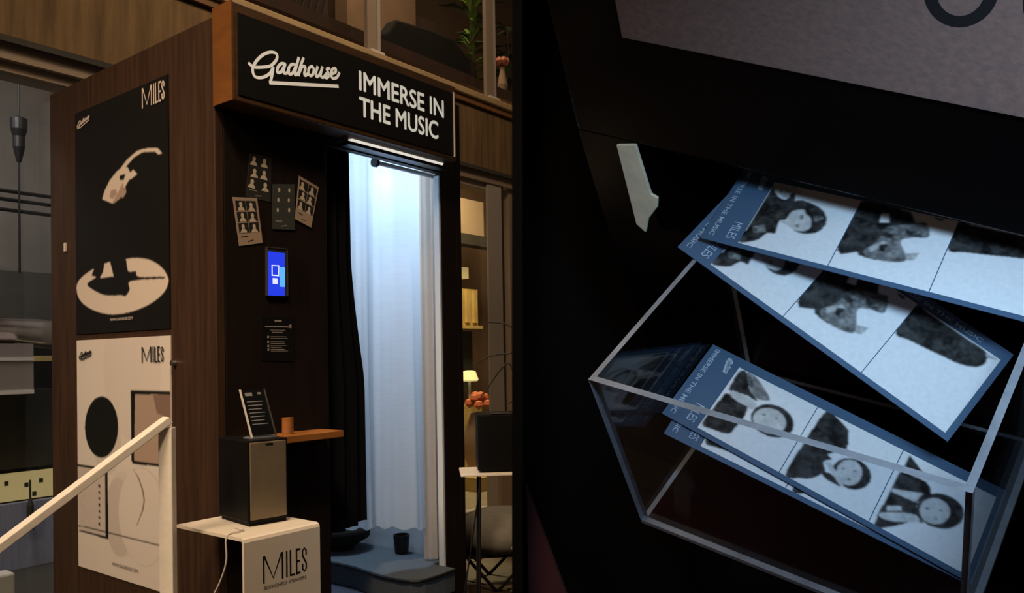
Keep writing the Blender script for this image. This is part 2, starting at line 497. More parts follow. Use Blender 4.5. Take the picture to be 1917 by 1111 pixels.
def print_grid(name, x0, x1, y0, y1, nx, ny, base, layers, fa, parent, sigma=0.9, grain=0.0, seed=1):
    """a printed picture: a flat sheet whose ink colours are stored per point.
    layers: (colour, polygon, mottling) drawn in order, softened like a photographic print"""
    xs = np.linspace(x0, x1, nx + 1); ys = np.linspace(y0, y1, ny + 1)
    X, Y = np.meshgrid(xs, ys, indexing='ij')
    img = np.empty(X.shape + (3,)); img[:] = base
    rg = np.random.default_rng(seed)
    n1 = blur(rg.normal(0, 1, X.shape), 1.3); n1 /= n1.std()
    n2 = blur(rg.normal(0, 1, X.shape), 4.0); n2 /= n2.std()
    nn = 0.6 * n1 + 0.6 * n2
    for col, pts, mot in layers:
        mk = inside(pts, X, Y)
        f = np.clip(1 + mot * nn[mk], 0.25, 3.0)[:, None]
        img[mk] = np.array(col) * f
    img = blur(img, sigma)
    if grain:
        img *= np.clip(1 + grain * n1, 0.5, 1.5)[..., None]
    g = G()
    g.v = [tuple(fa((float(x), float(y)))) for x in xs for y in ys]
    g.f = [(i * (ny + 1) + j, i * (ny + 1) + j + 1, (i + 1) * (ny + 1) + j + 1, (i + 1) * (ny + 1) + j) for i in range(nx) for j in range(ny)]
    g.m = [0] * len(g.f)
    o = ob(name, g, 'ink', parent)
    ca = o.data.color_attributes.new('ink', 'FLOAT_COLOR', 'POINT')
    rgba = np.ones((X.size, 4), np.float32)
    rgba[:, :3] = np.clip(img, 0, 1).reshape(-1, 3)
    ca.data.foreach_set('color', rgba.ravel())
    return o

# traced outlines of printed matter, in the plane of each sheet (metres); poses of the strips
ART_A=[["dark",[[0.132,0.352],[0.132,0.352],[0.1339,0.3392],[0.1554,0.3022],[0.1773,0.2824],[0.2026,0.2803],[0.2046,0.3026],[0.2115,0.3212],[0.2211,0.319],[0.2338,0.2803],[0.2383,0.2499],[0.2402,0.2085],[0.2357,0.1757],[0.2206,0.1703],[0.2256,0.131],[0.2292,0.1043],[0.2044,0.0978],[0.1911,0.0626],[0.1716,0.0428],[0.132,0.0256],[0.132,0.0915],[0.132,0.155],[0.132,0.2081],[0.132,0.2382],[0.132,0.2728],[0.132,0.317],[0.132,0.3498]]],["dark",[[0.2338,0.2803],[0.2534,0.2924],[0.2889,0.2886],[0.3196,0.2782],[0.3472,0.2566],[0.3643,0.2267],[0.368,0.1975],[0.3621,0.1678],[0.3437,0.146],[0.3146,0.1354],[0.2871,0.138],[0.2605,0.164],[0.239,0.2028],[0.2358,0.2384]]],["pale",[[0.2453,0.2313],[0.2759,0.2498],[0.2895,0.2311],[0.3111,0.218],[0.3255,0.1873],[0.327,0.1651],[0.3106,0.1465],[0.2854,0.1424],[0.2533,0.1563],[0.2254,0.1669],[0.2249,0.177],[0.2399,0.1824],[0.2402,0.2085]]],["pale",[[0.137,0.3402],[0.173,0.352],[0.2161,0.352],[0.2393,0.3307],[0.2244,0.3147],[0.2106,0.3237],[0.2064,0.2978],[0.2017,0.2827],[0.1736,0.292],[0.1586,0.3033]]],["mid",[[0.174,0.3184],[0.1752,0.311],[0.173,0.3071],[0.1686,0.3088],[0.1646,0.3152],[0.1633,0.3225],[0.1655,0.3265],[0.17,0.3248]]],["mid",[[0.2918,0.1676],[0.2923,0.1624],[0.2902,0.1583],[0.2861,0.1568],[0.2818,0.1586],[0.2788,0.1629],[0.2782,0.1681],[0.2804,0.1722],[0.2844,0.1737],[0.2888,0.1719]]],["mid",[[0.2895,0.2129],[0.2911,0.205],[0.2898,0.1993],[0.2862,0.198],[0.2815,0.2016],[0.2776,0.2087],[0.2759,0.2167],[0.2772,0.2224],[0.2809,0.2237],[0.2856,0.2201]]],["mid",[[0.145,0.1121],[0.1794,0.1349],[0.1997,0.1011],[0.1623,0.0824]]],["mid",[[0.3183,0.2257],[0.3416,0.2443],[0.3539,0.2281],[0.3311,0.1995]]],["dark",[[0.442,0.352],[0.5808,0.352],[0.6076,0.3431],[0.6295,0.3062],[0.661,0.3139],[0.6844,0.2535],[0.6412,0.234],[0.6106,0.2084],[0.6424,0.1531],[0.6517,0.1288],[0.6248,0.1082],[0.5915,0.1007],[0.5478,0.0963],[0.5096,0.1012],[0.5018,0.1107],[0.4425,0.0992]]],["mid",[[0.5203,0.1319],[0.5451,0.177],[0.5497,0.2517],[0.6036,0.2859],[0.662,0.3105],[0.6844,0.2535],[0.6412,0.234],[0.6115,0.2052],[0.6395,0.1554],[0.6506,0.1249],[0.6248,0.1082],[0.5699,0.0977],[0.5305,0.1073]]],["soft",[[0.5286,0.1422],[0.5637,0.1911],[0.5758,0.1812],[0.5428,0.1261]]],["dark",[[0.5267,0.236],[0.5845,0.2277],[0.5812,0.2084],[0.5246,0.2131]]],["dark",[[0.5574,0.1672],[0.5799,0.1827],[0.5794,0.1399],[0.5612,0.1401]]],["dark",[[0.6094,0.2659],[0.6348,0.2642],[0.6398,0.2389],[0.6182,0.2437]]],["soft",[[0.6435,0.1569],[0.6783,0.1735],[0.6734,0.137],[0.6526,0.1257]]],["white",[[0.5184,0.3155],[0.5422,0.322],[0.554,0.2792],[0.5257,0.2691]]],["dark",[[0.6722,0.352],[0.7091,0.3494],[0.7013,0.3374],[0.6819,0.3434]]],["dark",[[0.752,0.352],[0.7847,0.352],[0.9239,0.352],[0.9631,0.352],[1.0032,0.352],[1.0253,0.3283],[1.0233,0.2945],[0.999,0.2697],[0.9564,0.2509],[0.9251,0.2455],[0.8587,0.2317],[0.7992,0.2214],[0.752,0.2175]]],["soft",[[0.9239,0.352],[1.0513,0.352],[1.0564,0.352],[1.0229,0.3325],[1.0032,0.352],[0.9682,0.352]]]]
ART_B=[["mid",[[0.1621,0.3428],[0.1959,0.352],[0.257,0.3126],[0.2868,0.2805],[0.2437,0.2596],[0.2145,0.2814]]],["dark",[[0.1408,0.3384],[0.161,0.352],[0.1924,0.3036],[0.223,0.2714],[0.2549,0.2518],[0.2296,0.2493],[0.2098,0.251],[0.1548,0.2378],[0.1452,0.2416],[0.1407,0.2823]]],["dark",[[0.1522,0.2196],[0.2249,0.2193],[0.2444,0.1706],[0.2406,0.1012],[0.2315,0.0593],[0.1759,0.0437],[0.1371,0.0457],[0.14,0.1517],[0.142,0.2013]]],["dark",[[0.4061,0.2154],[0.4061,0.195],[0.4002,0.1754],[0.3891,0.1579],[0.3735,0.1441],[0.3548,0.1349],[0.3342,0.131],[0.3135,0.1328],[0.2943,0.1403],[0.278,0.1528],[0.2661,0.1694],[0.2596,0.1889],[0.2591,0.2097],[0.2647,0.2299],[0.2759,0.248],[0.292,0.2624],[0.3114,0.2718],[0.3326,0.2754],[0.3537,0.2731],[0.373,0.265],[0.389,0.2519],[0.4003,0.2349]]],["pale",[[0.152,0.2357],[0.189,0.2465],[0.2437,0.2436],[0.2585,0.228],[0.2519,0.2021],[0.2306,0.2075],[0.1761,0.2101]]],["pale",[[0.38,0.21],[0.3805,0.1923],[0.3757,0.1751],[0.366,0.1599],[0.3524,0.1484],[0.3361,0.1414],[0.3188,0.1397],[0.3019,0.1435],[0.2872,0.1525],[0.2761,0.1659],[0.2698,0.1823],[0.2688,0.2002],[0.2735,0.2178],[0.2832,0.2334],[0.2972,0.2453],[0.3139,0.2523],[0.3317,0.2538],[0.3487,0.2496],[0.3633,0.2401],[0.3741,0.2265]]],["mid",[[0.3029,0.2134],[0.3024,0.2095],[0.2988,0.2054],[0.2942,0.2035],[0.2913,0.2049],[0.2917,0.2088],[0.2953,0.213],[0.3,0.2149]]],["mid",[[0.3447,0.2234],[0.3446,0.2197],[0.3418,0.2162],[0.338,0.2149],[0.3355,0.2166],[0.3356,0.2203],[0.3384,0.2238],[0.3422,0.2251]]],["mid",[[0.3392,0.1684],[0.3385,0.1643],[0.3344,0.1599],[0.3293,0.1576],[0.3262,0.1588],[0.3269,0.1628],[0.331,0.1673],[0.3361,0.1696]]],["dark",[[0.4696,0.352],[0.5096,0.352],[0.5613,0.3267],[0.5719,0.3073],[0.5896,0.245],[0.547,0.1877],[0.5646,0.1748],[0.5447,0.1474],[0.564,0.115],[0.5392,0.0636],[0.5063,0.0395],[0.4608,0.0228],[0.4604,0.1767]]],["dark",[[0.7013,0.1704],[0.7004,0.1521],[0.6947,0.1344],[0.6848,0.1188],[0.6714,0.1064],[0.6556,0.0981],[0.6385,0.0948],[0.6216,0.0965],[0.6061,0.1033],[0.5934,0.1147],[0.5843,0.1297],[0.5799,0.1472],[0.5804,0.1658],[0.5858,0.184],[0.5958,0.2002],[0.6096,0.213],[0.6259,0.2214],[0.6434,0.2246],[0.6607,0.2224],[0.6762,0.2151],[0.6887,0.2033],[0.6973,0.188]]],["dark",[[0.5545,0.1081],[0.588,0.116],[0.6278,0.0916],[0.6114,0.0877],[0.5744,0.0894]]],["pale",[[0.6674,0.1845],[0.6713,0.1681],[0.6714,0.1509],[0.6676,0.1345],[0.6605,0.1205],[0.6505,0.1103],[0.6388,0.1047],[0.6264,0.1043],[0.6145,0.1092],[0.6043,0.119],[0.5966,0.1327],[0.5924,0.149],[0.5921,0.1664],[0.5957,0.1832],[0.6029,0.1975],[0.613,0.2081],[0.625,0.2138],[0.6377,0.2139],[0.6498,0.2087],[0.66,0.1985]]],["pale",[[0.5471,0.1491],[0.5675,0.1598],[0.6372,0.0984],[0.6243,0.0931]]],["mid",[[0.6148,0.1648],[0.6143,0.1612],[0.6112,0.1575],[0.6073,0.156],[0.6048,0.1575],[0.6053,0.1612],[0.6084,0.1648],[0.6123,0.1664]]],["mid",[[0.6493,0.1775],[0.6488,0.1738],[0.6457,0.1702],[0.6418,0.1687],[0.6394,0.1702],[0.6398,0.1739],[0.6429,0.1775],[0.6468,0.179]]],["mid",[[0.6469,0.1384],[0.6463,0.1346],[0.6427,0.1307],[0.6384,0.1288],[0.6358,0.1302],[0.6364,0.1339],[0.64,0.1379],[0.6443,0.1397]]],["dark",[[0.7736,0.3488],[0.833,0.3074],[0.8234,0.2772],[0.7715,0.2669]]],["dark",[[0.7715,0.2669],[0.8182,0.2734],[0.8566,0.2741],[0.8796,0.2414],[0.8542,0.1829],[0.8752,0.1375],[0.8941,0.1173],[0.8596,0.109],[0.8491,0.0844],[0.7937,0.022],[0.7676,0.022],[0.768,0.1821]]],["dark",[[0.9934,0.2169],[0.9925,0.1964],[0.9863,0.1759],[0.9753,0.1569],[0.9604,0.1409],[0.9427,0.1292],[0.9237,0.1226],[0.9047,0.1217],[0.8873,0.1267],[0.8729,0.137],[0.8626,0.1521],[0.8574,0.1707],[0.8577,0.1914],[0.8636,0.2125],[0.8747,0.2321],[0.89,0.2487],[0.9082,0.2607],[0.9279,0.2673],[0.9473,0.2678],[0.9648,0.2623],[0.979,0.2512],[0.9888,0.2357]]],["pale",[[0.7706,0.184],[0.8591,0.2263],[0.8491,0.1791],[0.7692,0.1694]]],["pale",[[0.7774,0.1092],[0.8156,0.1371],[0.824,0.1216],[0.7835,0.0919]]],["pale",[[0.7733,0.0758],[0.8527,0.1297],[0.8819,0.1169],[0.8167,0.0691],[0.7768,0.0569]]],["pale",[[0.9536,0.2006],[0.9537,0.1839],[0.9497,0.1672],[0.9419,0.152],[0.931,0.1399],[0.9182,0.1319],[0.9047,0.1289],[0.8916,0.131],[0.8804,0.1383],[0.872,0.1499],[0.8673,0.1649],[0.8669,0.1817],[0.8708,0.1988],[0.8786,0.2143],[0.8896,0.2268],[0.9027,0.2349],[0.9166,0.2379],[0.9298,0.2354],[0.9411,0.2277],[0.9493,0.2158]]],["mid",[[0.8936,0.1812],[0.8929,0.1764],[0.8891,0.1719],[0.8844,0.1702],[0.8815,0.1724],[0.8822,0.1771],[0.886,0.1817],[0.8907,0.1834]]],["mid",[[0.9302,0.1993],[0.9297,0.1951],[0.9266,0.1913],[0.9227,0.19],[0.9202,0.1921],[0.9207,0.1963],[0.9238,0.2001],[0.9277,0.2014]]],["mid",[[0.9271,0.1606],[0.9263,0.157],[0.9229,0.1533],[0.9188,0.1516],[0.9165,0.1529],[0.9173,0.1564],[0.9208,0.1601],[0.9248,0.1619]]]]
POSE_P1=[[0.81603,-0.47615,-0.32767],[0.54276,0.43632,0.71766],[0.4039,1.69088,0.24474]]
POSE_P2=[[0.71814,-0.30153,-0.62718],[0.69374,0.23928,0.67932],[0.35999,1.71385,0.22878]]
POSE_P3=[[0.79861,-0.3752,-0.47058],[0.60177,0.51055,0.61418],[0.31913,1.71391,-0.12886]]
TRAY=[[0.29697,1.76558,-0.36251],[0.782,-0.57282,-0.24568],[0.60309,0.53105,0.5952],[-0.30671,-0.62649,0.71655]]
ART_BLACK=[["cream",[[0.5516,1.3138],[0.456,1.3084],[0.3758,1.2925],[0.3095,1.2636],[0.2722,1.2291],[0.2726,1.2061],[0.3002,1.1792],[0.3558,1.1563],[0.4358,1.137],[0.5428,1.1241],[0.6548,1.123],[0.7587,1.1373],[0.8532,1.1645],[0.9087,1.1969],[0.9251,1.2309],[0.9147,1.2566],[0.8651,1.2792],[0.7826,1.2987],[0.677,1.3122]]],["black",[[0.7691,1.3072],[0.7094,1.3149],[0.7166,1.2807],[0.7367,1.26],[0.6587,1.2606],[0.6396,1.2623],[0.6614,1.3265],[0.5576,1.3204],[0.5341,1.2696],[0.4803,1.2654],[0.463,1.2443],[0.3101,1.2336],[0.3048,1.2268],[0.5167,1.2337],[0.5232,1.205],[0.5539,1.1826],[0.5846,1.1875],[0.705,1.1947],[0.811,1.2268],[0.838,1.248],[0.7698,1.2657],[0.8033,1.2746]]],["cream",[[0.7184,1.5472],[0.6982,1.5761],[0.6589,1.6082],[0.6077,1.6317],[0.5827,1.6371],[0.5336,1.6355],[0.5098,1.6105],[0.5223,1.588],[0.5656,1.5575],[0.6413,1.5213]]],["cream",[[0.5585,1.6087],[0.5098,1.6135],[0.4917,1.6198],[0.4648,1.6006],[0.5102,1.5893],[0.5589,1.5873]]],["cream",[[0.5927,1.6325],[0.5331,1.6629],[0.4609,1.6812],[0.3914,1.6782],[0.3297,1.6675],[0.3003,1.6451],[0.3245,1.6451],[0.3465,1.6587],[0.4261,1.6705],[0.485,1.6623],[0.5457,1.6374],[0.5583,1.621]]],["tan",[[0.5844,1.5416],[0.547,1.5672],[0.5412,1.548],[0.5661,1.5299]]],["tan",[[0.6532,1.5698],[0.6151,1.5707],[0.6092,1.5512],[0.641,1.5368],[0.6626,1.546]]],["black",[[0.5893,1.6134],[0.5462,1.613],[0.5588,1.5934],[0.5859,1.5974]]],["tan",[[0.5846,1.5324],[0.5594,1.5567],[0.5638,1.588],[0.594,1.5615],[0.6399,1.5273],[0.6324,1.5201]]]]
ART_WHITE=[["black",[[0.6149,0.7203],[0.6176,0.6989],[0.6248,0.6782],[0.6362,0.6587],[0.6516,0.6413],[0.6703,0.6265],[0.6918,0.615],[0.7152,0.6072],[0.7397,0.6035],[0.7644,0.6041],[0.7883,0.609],[0.8104,0.6181],[0.8299,0.6311],[0.846,0.6474],[0.8578,0.6666],[0.865,0.6877],[0.8672,0.71],[0.8642,0.7325],[0.8563,0.7543],[0.8437,0.7744],[0.8271,0.7921],[0.8071,0.8067],[0.7846,0.8176],[0.7605,0.8245],[0.7357,0.8271],[0.7113,0.8254],[0.6881,0.8195],[0.667,0.8097],[0.6488,0.7965],[0.634,0.7802],[0.6233,0.7617],[0.6168,0.7415]]],["black",[[0.5231,0.8515],[0.2634,0.8529],[0.2636,0.8412],[0.4934,0.8389],[0.5044,0.6084],[0.268,0.6072],[0.2681,0.5981],[0.5114,0.5976],[0.5248,0.607]]],["tan",[[0.4934,0.8389],[0.2636,0.8412],[0.268,0.6072],[0.5044,0.6084]]],["brown",[[0.3749,0.8394],[0.2636,0.8412],[0.2651,0.7606],[0.3505,0.7775]]],["black",[[0.9321,0.5672],[0.6958,0.5671],[0.6915,0.3127],[0.9204,0.3137],[0.9203,0.3196],[0.7149,0.3212],[0.7151,0.5586],[0.9323,0.5575]]],["soft",[[0.9323,0.5575],[0.7151,0.5586],[0.7149,0.3212],[0.9203,0.3196]]],["black",[[0.7655,0.5042],[0.752,0.5039],[0.7506,0.4939],[0.7642,0.4942]]],["black",[[0.766,0.481],[0.7524,0.4808],[0.751,0.4708],[0.7646,0.471]]],["black",[[0.7664,0.4579],[0.7528,0.4577],[0.7515,0.4477],[0.765,0.4479]]],["black",[[0.7668,0.4347],[0.7532,0.4346],[0.7519,0.4246],[0.7654,0.4247]]],["black",[[0.7672,0.4115],[0.7536,0.4115],[0.7523,0.4015],[0.7659,0.4015]]],["black",[[0.7676,0.3884],[0.754,0.3884],[0.7527,0.3785],[0.7663,0.3784]]],["black",[[0.768,0.3652],[0.7544,0.3653],[0.7531,0.3554],[0.7667,0.3552]]],["brown",[[0.5117,0.5805],[0.4691,0.5496],[0.4433,0.5112],[0.4334,0.4784],[0.4446,0.4436],[0.4882,0.3846],[0.4922,0.3855],[0.4538,0.4426],[0.4426,0.4775],[0.4526,0.5103],[0.4785,0.5488],[0.5117,0.5791]]],["black",[[0.9393,0.3376],[0.2693,0.3388],[0.2694,0.3356],[0.9394,0.3331]]]]
CARDS=[[[0.125,1.62],[0.207,1.62],[0.202,1.471],[0.107,1.476]],[[0.059,1.467],[0.149,1.477],[0.169,1.333],[0.081,1.314]],[[0.209,1.532],[0.298,1.546],[0.296,1.39],[0.207,1.383]],[[0.315,1.578],[0.399,1.551],[0.364,1.405],[0.296,1.427]]]
SCREEN=[[[0.179,1.321],[0.259,1.321],[0.257,1.161],[0.177,1.159]],[[0.182,1.306],[0.248,1.305],[0.246,1.162],[0.18,1.161]],[[0.194,1.262],[0.224,1.263],[0.223,1.226],[0.194,1.226]],[[0.198,1.259],[0.22,1.259],[0.219,1.23],[0.198,1.23]],[[0.198,1.219],[0.217,1.219],[0.217,1.2],[0.198,1.2]],[[0.226,1.257],[0.247,1.258],[0.246,1.192],[0.225,1.192]]]
NOTICE=[[[0.161,1.09],[0.288,1.093],[0.286,0.943],[0.159,0.949]]]
SCRIPT=[[[0.055,1.867],[0.065,1.862],[0.077,1.861],[0.108,1.87],[0.133,1.881],[0.149,1.897],[0.158,1.912],[0.158,1.924],[0.148,1.928],[0.129,1.923],[0.108,1.91],[0.088,1.89],[0.075,1.871],[0.068,1.855],[0.07,1.839],[0.079,1.831],[0.097,1.834],[0.115,1.843],[0.132,1.858],[0.143,1.877]],[[0.143,1.879],[0.14,1.858],[0.132,1.828]],[[0.131,1.827],[0.406,1.887]],[[0.188,1.903],[0.175,1.9],[0.162,1.886],[0.158,1.87],[0.164,1.868],[0.175,1.875],[0.188,1.899]],[[0.189,1.903],[0.183,1.881],[0.185,1.872],[0.196,1.876],[0.203,1.886]],[[0.227,1.912],[0.214,1.908],[0.203,1.892],[0.203,1.877],[0.209,1.875],[0.22,1.884],[0.231,1.907]],[[0.243,1.938],[0.231,1.9],[0.227,1.88],[0.233,1.88],[0.242,1.89]],[[0.262,1.942],[0.249,1.91],[0.242,1.881]],[[0.245,1.891],[0.256,1.912],[0.267,1.917],[0.269,1.909],[0.265,1.892],[0.269,1.887],[0.279,1.896]],[[0.297,1.926],[0.284,1.915],[0.282,1.897],[0.29,1.892],[0.3,1.9],[0.304,1.918],[0.297,1.926]],[[0.32,1.93],[0.313,1.909],[0.314,1.896],[0.324,1.901],[0.333,1.915]],[[0.34,1.934],[0.333,1.911],[0.336,1.9],[0.346,1.903],[0.358,1.918]],[[0.37,1.939],[0.359,1.933],[0.365,1.924],[0.367,1.913],[0.358,1.903],[0.348,1.904]],[[0.379,1.922],[0.397,1.934],[0.397,1.946],[0.385,1.941],[0.378,1.927],[0.38,1.911],[0.391,1.91],[0.404,1.919],[0.413,1.935]]]

# ------------------------------------------------------------------ the setting
TW = 1.25      # facade plane behind the booth (depth in the booth frame)
def bstruct(name, g, m, **k):
    return struct(ob(name, g, m, loc=BW(0, 0, 0), rot=RZ, **k))

# floors
fl = bstruct('floor', G().box(-3.2, 4.6, -4.2, 5.2, -0.30, -0.16), 'plaster_dark')
# deck boards run along the booth's depth, each a board of its own
def board_run(parent, s0, s1, t0, t1, z1, width, m):
    x = s0
    n = 0
    while x < s1 - 0.01:
        ob('floor_board', G().box(x + 0.003, min(x + width, s1) - 0.003, t0, t1, -0.16, z1 - 0.002 * (n % 2)), m, parent, bevel=0.002, seg=1)
        x += width
        n += 1
board_run(fl, -2.0, 1.49, -1.6, 1.2, -0.12, 0.145, 'floor')
ti = bstruct('floor_tile_area', G().box(1.50, 4.5, -1.2, 5.0, -0.16, -0.13), 'tile')
for i in range(3):
    for j in range(5):
        ob('floor_tile', G().box(1.51 + i * 0.5, 2.0 + i * 0.5, -1.0 + j * 0.5, -0.51 + j * 0.5, -0.13, -0.124), 'tile', ti)

# concrete beam over the glazing, with ledge and rust band
bstruct('wall_facade_beam', G().box(-3.2, 4.6, TW, TW + 0.35, 2.235, 2.66), 'concrete', bevel=0.01)
bstruct('trim_1', G().box(-3.2, 4.6, TW + 0.02, TW + 0.30, 2.165, 2.235), 'frame_tan')
bstruct('trim_2', G().box(-3.2, 4.6, TW - 0.05, TW + 0.36, 2.70, 2.745), 'ledge', bevel=0.008)
bstruct('trim_3', G().box(-3.2, 4.6, TW - 0.025, TW + 0.36, 2.66, 2.70), 'rust')
bstruct('trim_4', G().box(-3.2, 4.6, TW - 0.012, TW, 2.225, 2.25), 'plaster_dark')
# glazing under the beam
def window(name, s0, s1, z0, z1, t, frame=0.05, fm='frame_pale'):
    w = bstruct(name, G().box(s0, s1, t + 0.018, t + 0.024, z0, z1), 'glass')
    ob('window_frame', G().box(s0 - frame, s0, t, t + 0.06, z0, z1), fm, w)
    ob('window_frame', G().box(s1, s1 + frame, t, t + 0.06, z0, z1), fm, w)
    ob('window_frame', G().box(s0 - frame, s1 + frame, t, t + 0.06, z1, z1 + 0.04), fm, w)
    ob('window_frame', G().box(s0 - frame, s1 + frame, t, t + 0.06, z0 - 0.06, z0), fm, w)
    return w
window('window_1', -2.6, 0.62, -0.05, 2.125, TW + 0.05, fm='frame_tan')
window('window_2', 1.3, 3.02, -0.55 + 0.45, 2.125, TW + 0.05, fm='frame_pale')
window('window_3', 3.24, 4.4, -0.10, 2.125, TW + 0.05, fm='frame_tan')
bstruct('trim_5', G().box(2.92, 3.075, TW + 0.03, TW + 0.045, -0.16, 2.165), 'frame_pale')
bstruct('trim_6', G().box(3.076, 3.105, TW + 0.035, TW + 0.045, -0.16, 2.165), 'stem')
# rooms behind the glazing
bstruct('wall_window_room_back', G().box(-3.2, 0.95, 3.45, 3.55, -0.16, 4.2), 'plaster')
bstruct('wall_window_room_side', G().box(0.88, 0.95, TW + 0.4, 3.45, -0.16, 2.66), 'plaster')
bstruct('ceiling_window_room', G().box(-3.2, 0.95, TW + 0.36, 3.45, 2.90, 3.0), 'plaster')
bstruct('wall_cafe_back', G().box(0.95, 6.2, 3.45, 3.55, -0.16, 5.4), 'brown_wall')
bstruct('ceiling_cafe', G().box(0.95, 6.2, TW + 0.36, 3.45, 2.98, 3.06), 'red_brown')
bstruct('wall_cafe_side', G().box(6.1, 6.2, TW, 3.45, -0.16, 5.4), 'brown_wall')

# ------------------------------------------------------------------ the photo booth
booth = bthing('photo_booth', 0, 0, 0, 'tall dark walnut photo booth with black fascia sign and lit curtained doorway', 'photo booth')
Hh = 2.024
ob('side_panel', G().box(0, 0.03, 0, 1.156, -0.12, Hh), 'wood', booth, bevel=0.003)
ob('side_panel', G().box(1.131, 1.161, 0, 1.156, -0.12, Hh), 'wood_shaded', booth, bevel=0.003)
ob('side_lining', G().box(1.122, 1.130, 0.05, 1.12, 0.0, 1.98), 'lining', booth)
ob('front_panel', G().box(0.031, 0.437, 0, 0.03, -0.12, 1.99), 'wood_shaded', booth, bevel=0.002)
ob('door_post', G().box(1.036, 1.1305, 0, 0.035, -0.12, 1.99), 'wood_shaded', booth, bevel=0.004)
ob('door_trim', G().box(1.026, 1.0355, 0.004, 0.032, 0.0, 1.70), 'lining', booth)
ob('header_panel', G().box(0.4375, 1.0355, 0, 0.03, 1.712, 1.99), 'wood_shaded', booth)
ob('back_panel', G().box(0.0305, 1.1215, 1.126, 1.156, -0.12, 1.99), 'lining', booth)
ob('roof_panel', G().box(0.0305, 1.1305, 0.0, 1.156, 1.992, Hh - 0.001), 'wood_shaded', booth)
ob('booth_floor', G().box(0.0305, 1.1215, 0.0355, 1.1255, -0.12, 0.0), 'carpet_dark', booth)
mat_pts = [(0.82, 0.95), (0.81, 0.60), (0.812, 0.32), (0.79, 0.18), (0.783, 0.06), (0.795, -0.03), (0.84, -0.065), (0.95, -0.068), (1.02, -0.06), (1.02, 0.06), (1.115, 0.06), (1.115, 1.1), (0.82, 1.1)]
ob('carpet_step', G().prism(mat_pts, lambda p: (p[0], p[1], 0.001), lambda p: (p[0], p[1], 0.095)), 'carpet', booth, bevel=0.004)
lip = [p for p in mat_pts[:9]]
g = G(); g.tube([(p[0] - 0.002, p[1] - 0.002, 0.088) for p in smooth_path(lip, 3)], 0.006, 6)
ob('step_nosing', g, 'dark_metal', booth)
# sign box
sg = ob('sign_box', G().box(0.0, 1.024, -0.10, -0.002, 1.742, 2.046), 'frame_wood', booth, bevel=0.004)
ob('sign_side_board', G().box(-0.004, -0.0003, -0.102, -0.001, 1.741, 2.047), 'copper_wood', sg)
ob('sign_face', G().box(0.018, 1.003, -0.104, -0.1005, 1.762, 2.014), 'sign_black', sg)
ob('sign_edge_strip', G().box(1.0035, 1.008, -0.108, -0.1005, 1.757, 2.018), 'cream', sg)
fa = lambda p: (p[0], -0.1048, p[1])
g = G()
for st in SCRIPT:
    ribbon(g, smooth_path([tuple(p) for p in st], 5), 0.0098 if len(st) > 2 else 0.0115, fa)
stuff(ob('script_lettering', g, 'letter_white', sg))
letters(sg, 'letter_white', 'IMMERSE IN', 0.504, 1.900, 0.068, fa, 0.440, 0.0022)
letters(sg, 'letter_white', 'THE MUSIC', 0.504, 1.808, 0.068, fa, 0.406, 0.0022)
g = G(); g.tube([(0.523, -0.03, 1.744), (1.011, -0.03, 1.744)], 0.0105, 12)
ob('sign_rail', g, 'rail_highlight', booth, smooth=True)  # pale reflecting rail under the sign, its highlight painted as glow
g = G(); g.box(0.50, 1.03, -0.05, -0.002, 1.716, 1.728)
ob('sign_rail_tray', g, 'dark_metal', booth)
# built-in touch screen
def quad_box(q, y0, y1):
    g = G()
    vs = [(p[0], y0, p[1]) for p in q] + [(p[0], y1, p[1]) for p in q]
    return g.add(vs, [(0, 1, 2, 3), (7, 6, 5, 4), (0, 4, 5, 1), (1, 5, 6, 2), (2, 6, 7, 3), (3, 7, 4, 0)])
scr = ob('touch_screen', quad_box(SCREEN[0], -0.012, -0.0005), 'screen_frame', booth, bevel=0.0015)
ob('display', quad_box(SCREEN[1], -0.0135, -0.0122), 'screen_blue', scr)
a, b = SCREEN[2], SCREEN[3]
g = G(); vs = [(p[0], -0.0139, p[1]) for p in a + b]
g.add(vs, [(i, (i + 1) % 4, (i + 1) % 4 + 4, i + 4) for i in range(4)])
ob('display_icon', g, 'screen_white', scr)
ob('display_icon', quad_box(SCREEN[4], -0.0141, -0.0136), 'screen_white', scr)
ob('display_button', quad_box(SCREEN[5], -0.0141, -0.0136), 'screen_cyan', scr)
g = G(); g.box(0.179, 0.259, -0.0145, -0.012, 1.318, 1.3215); g.box(0.2565, 0.2590, -0.0145, -0.012, 1.162, 1.3215)
stuff(ob('frame_trim', g, 'steel', scr))
# shelf, latch and knob
sh = ob('shelf', G().box(0.03, 0.398, -0.12, -0.0005, 0.684, 0.707), 'shelf_wood', booth, bevel=0.002)
ob('latch', G().box(-0.010, -0.0005, 1.008, 1.022, 1.382, 1.417), 'cream', booth, bevel=0.002)
g = G(); g.tube([(-0.0005, 0.238, 0.945), (-0.016, 0.238, 0.945)], 0.009, 12)
ob('knob', g, 'steel', booth, smooth=False)

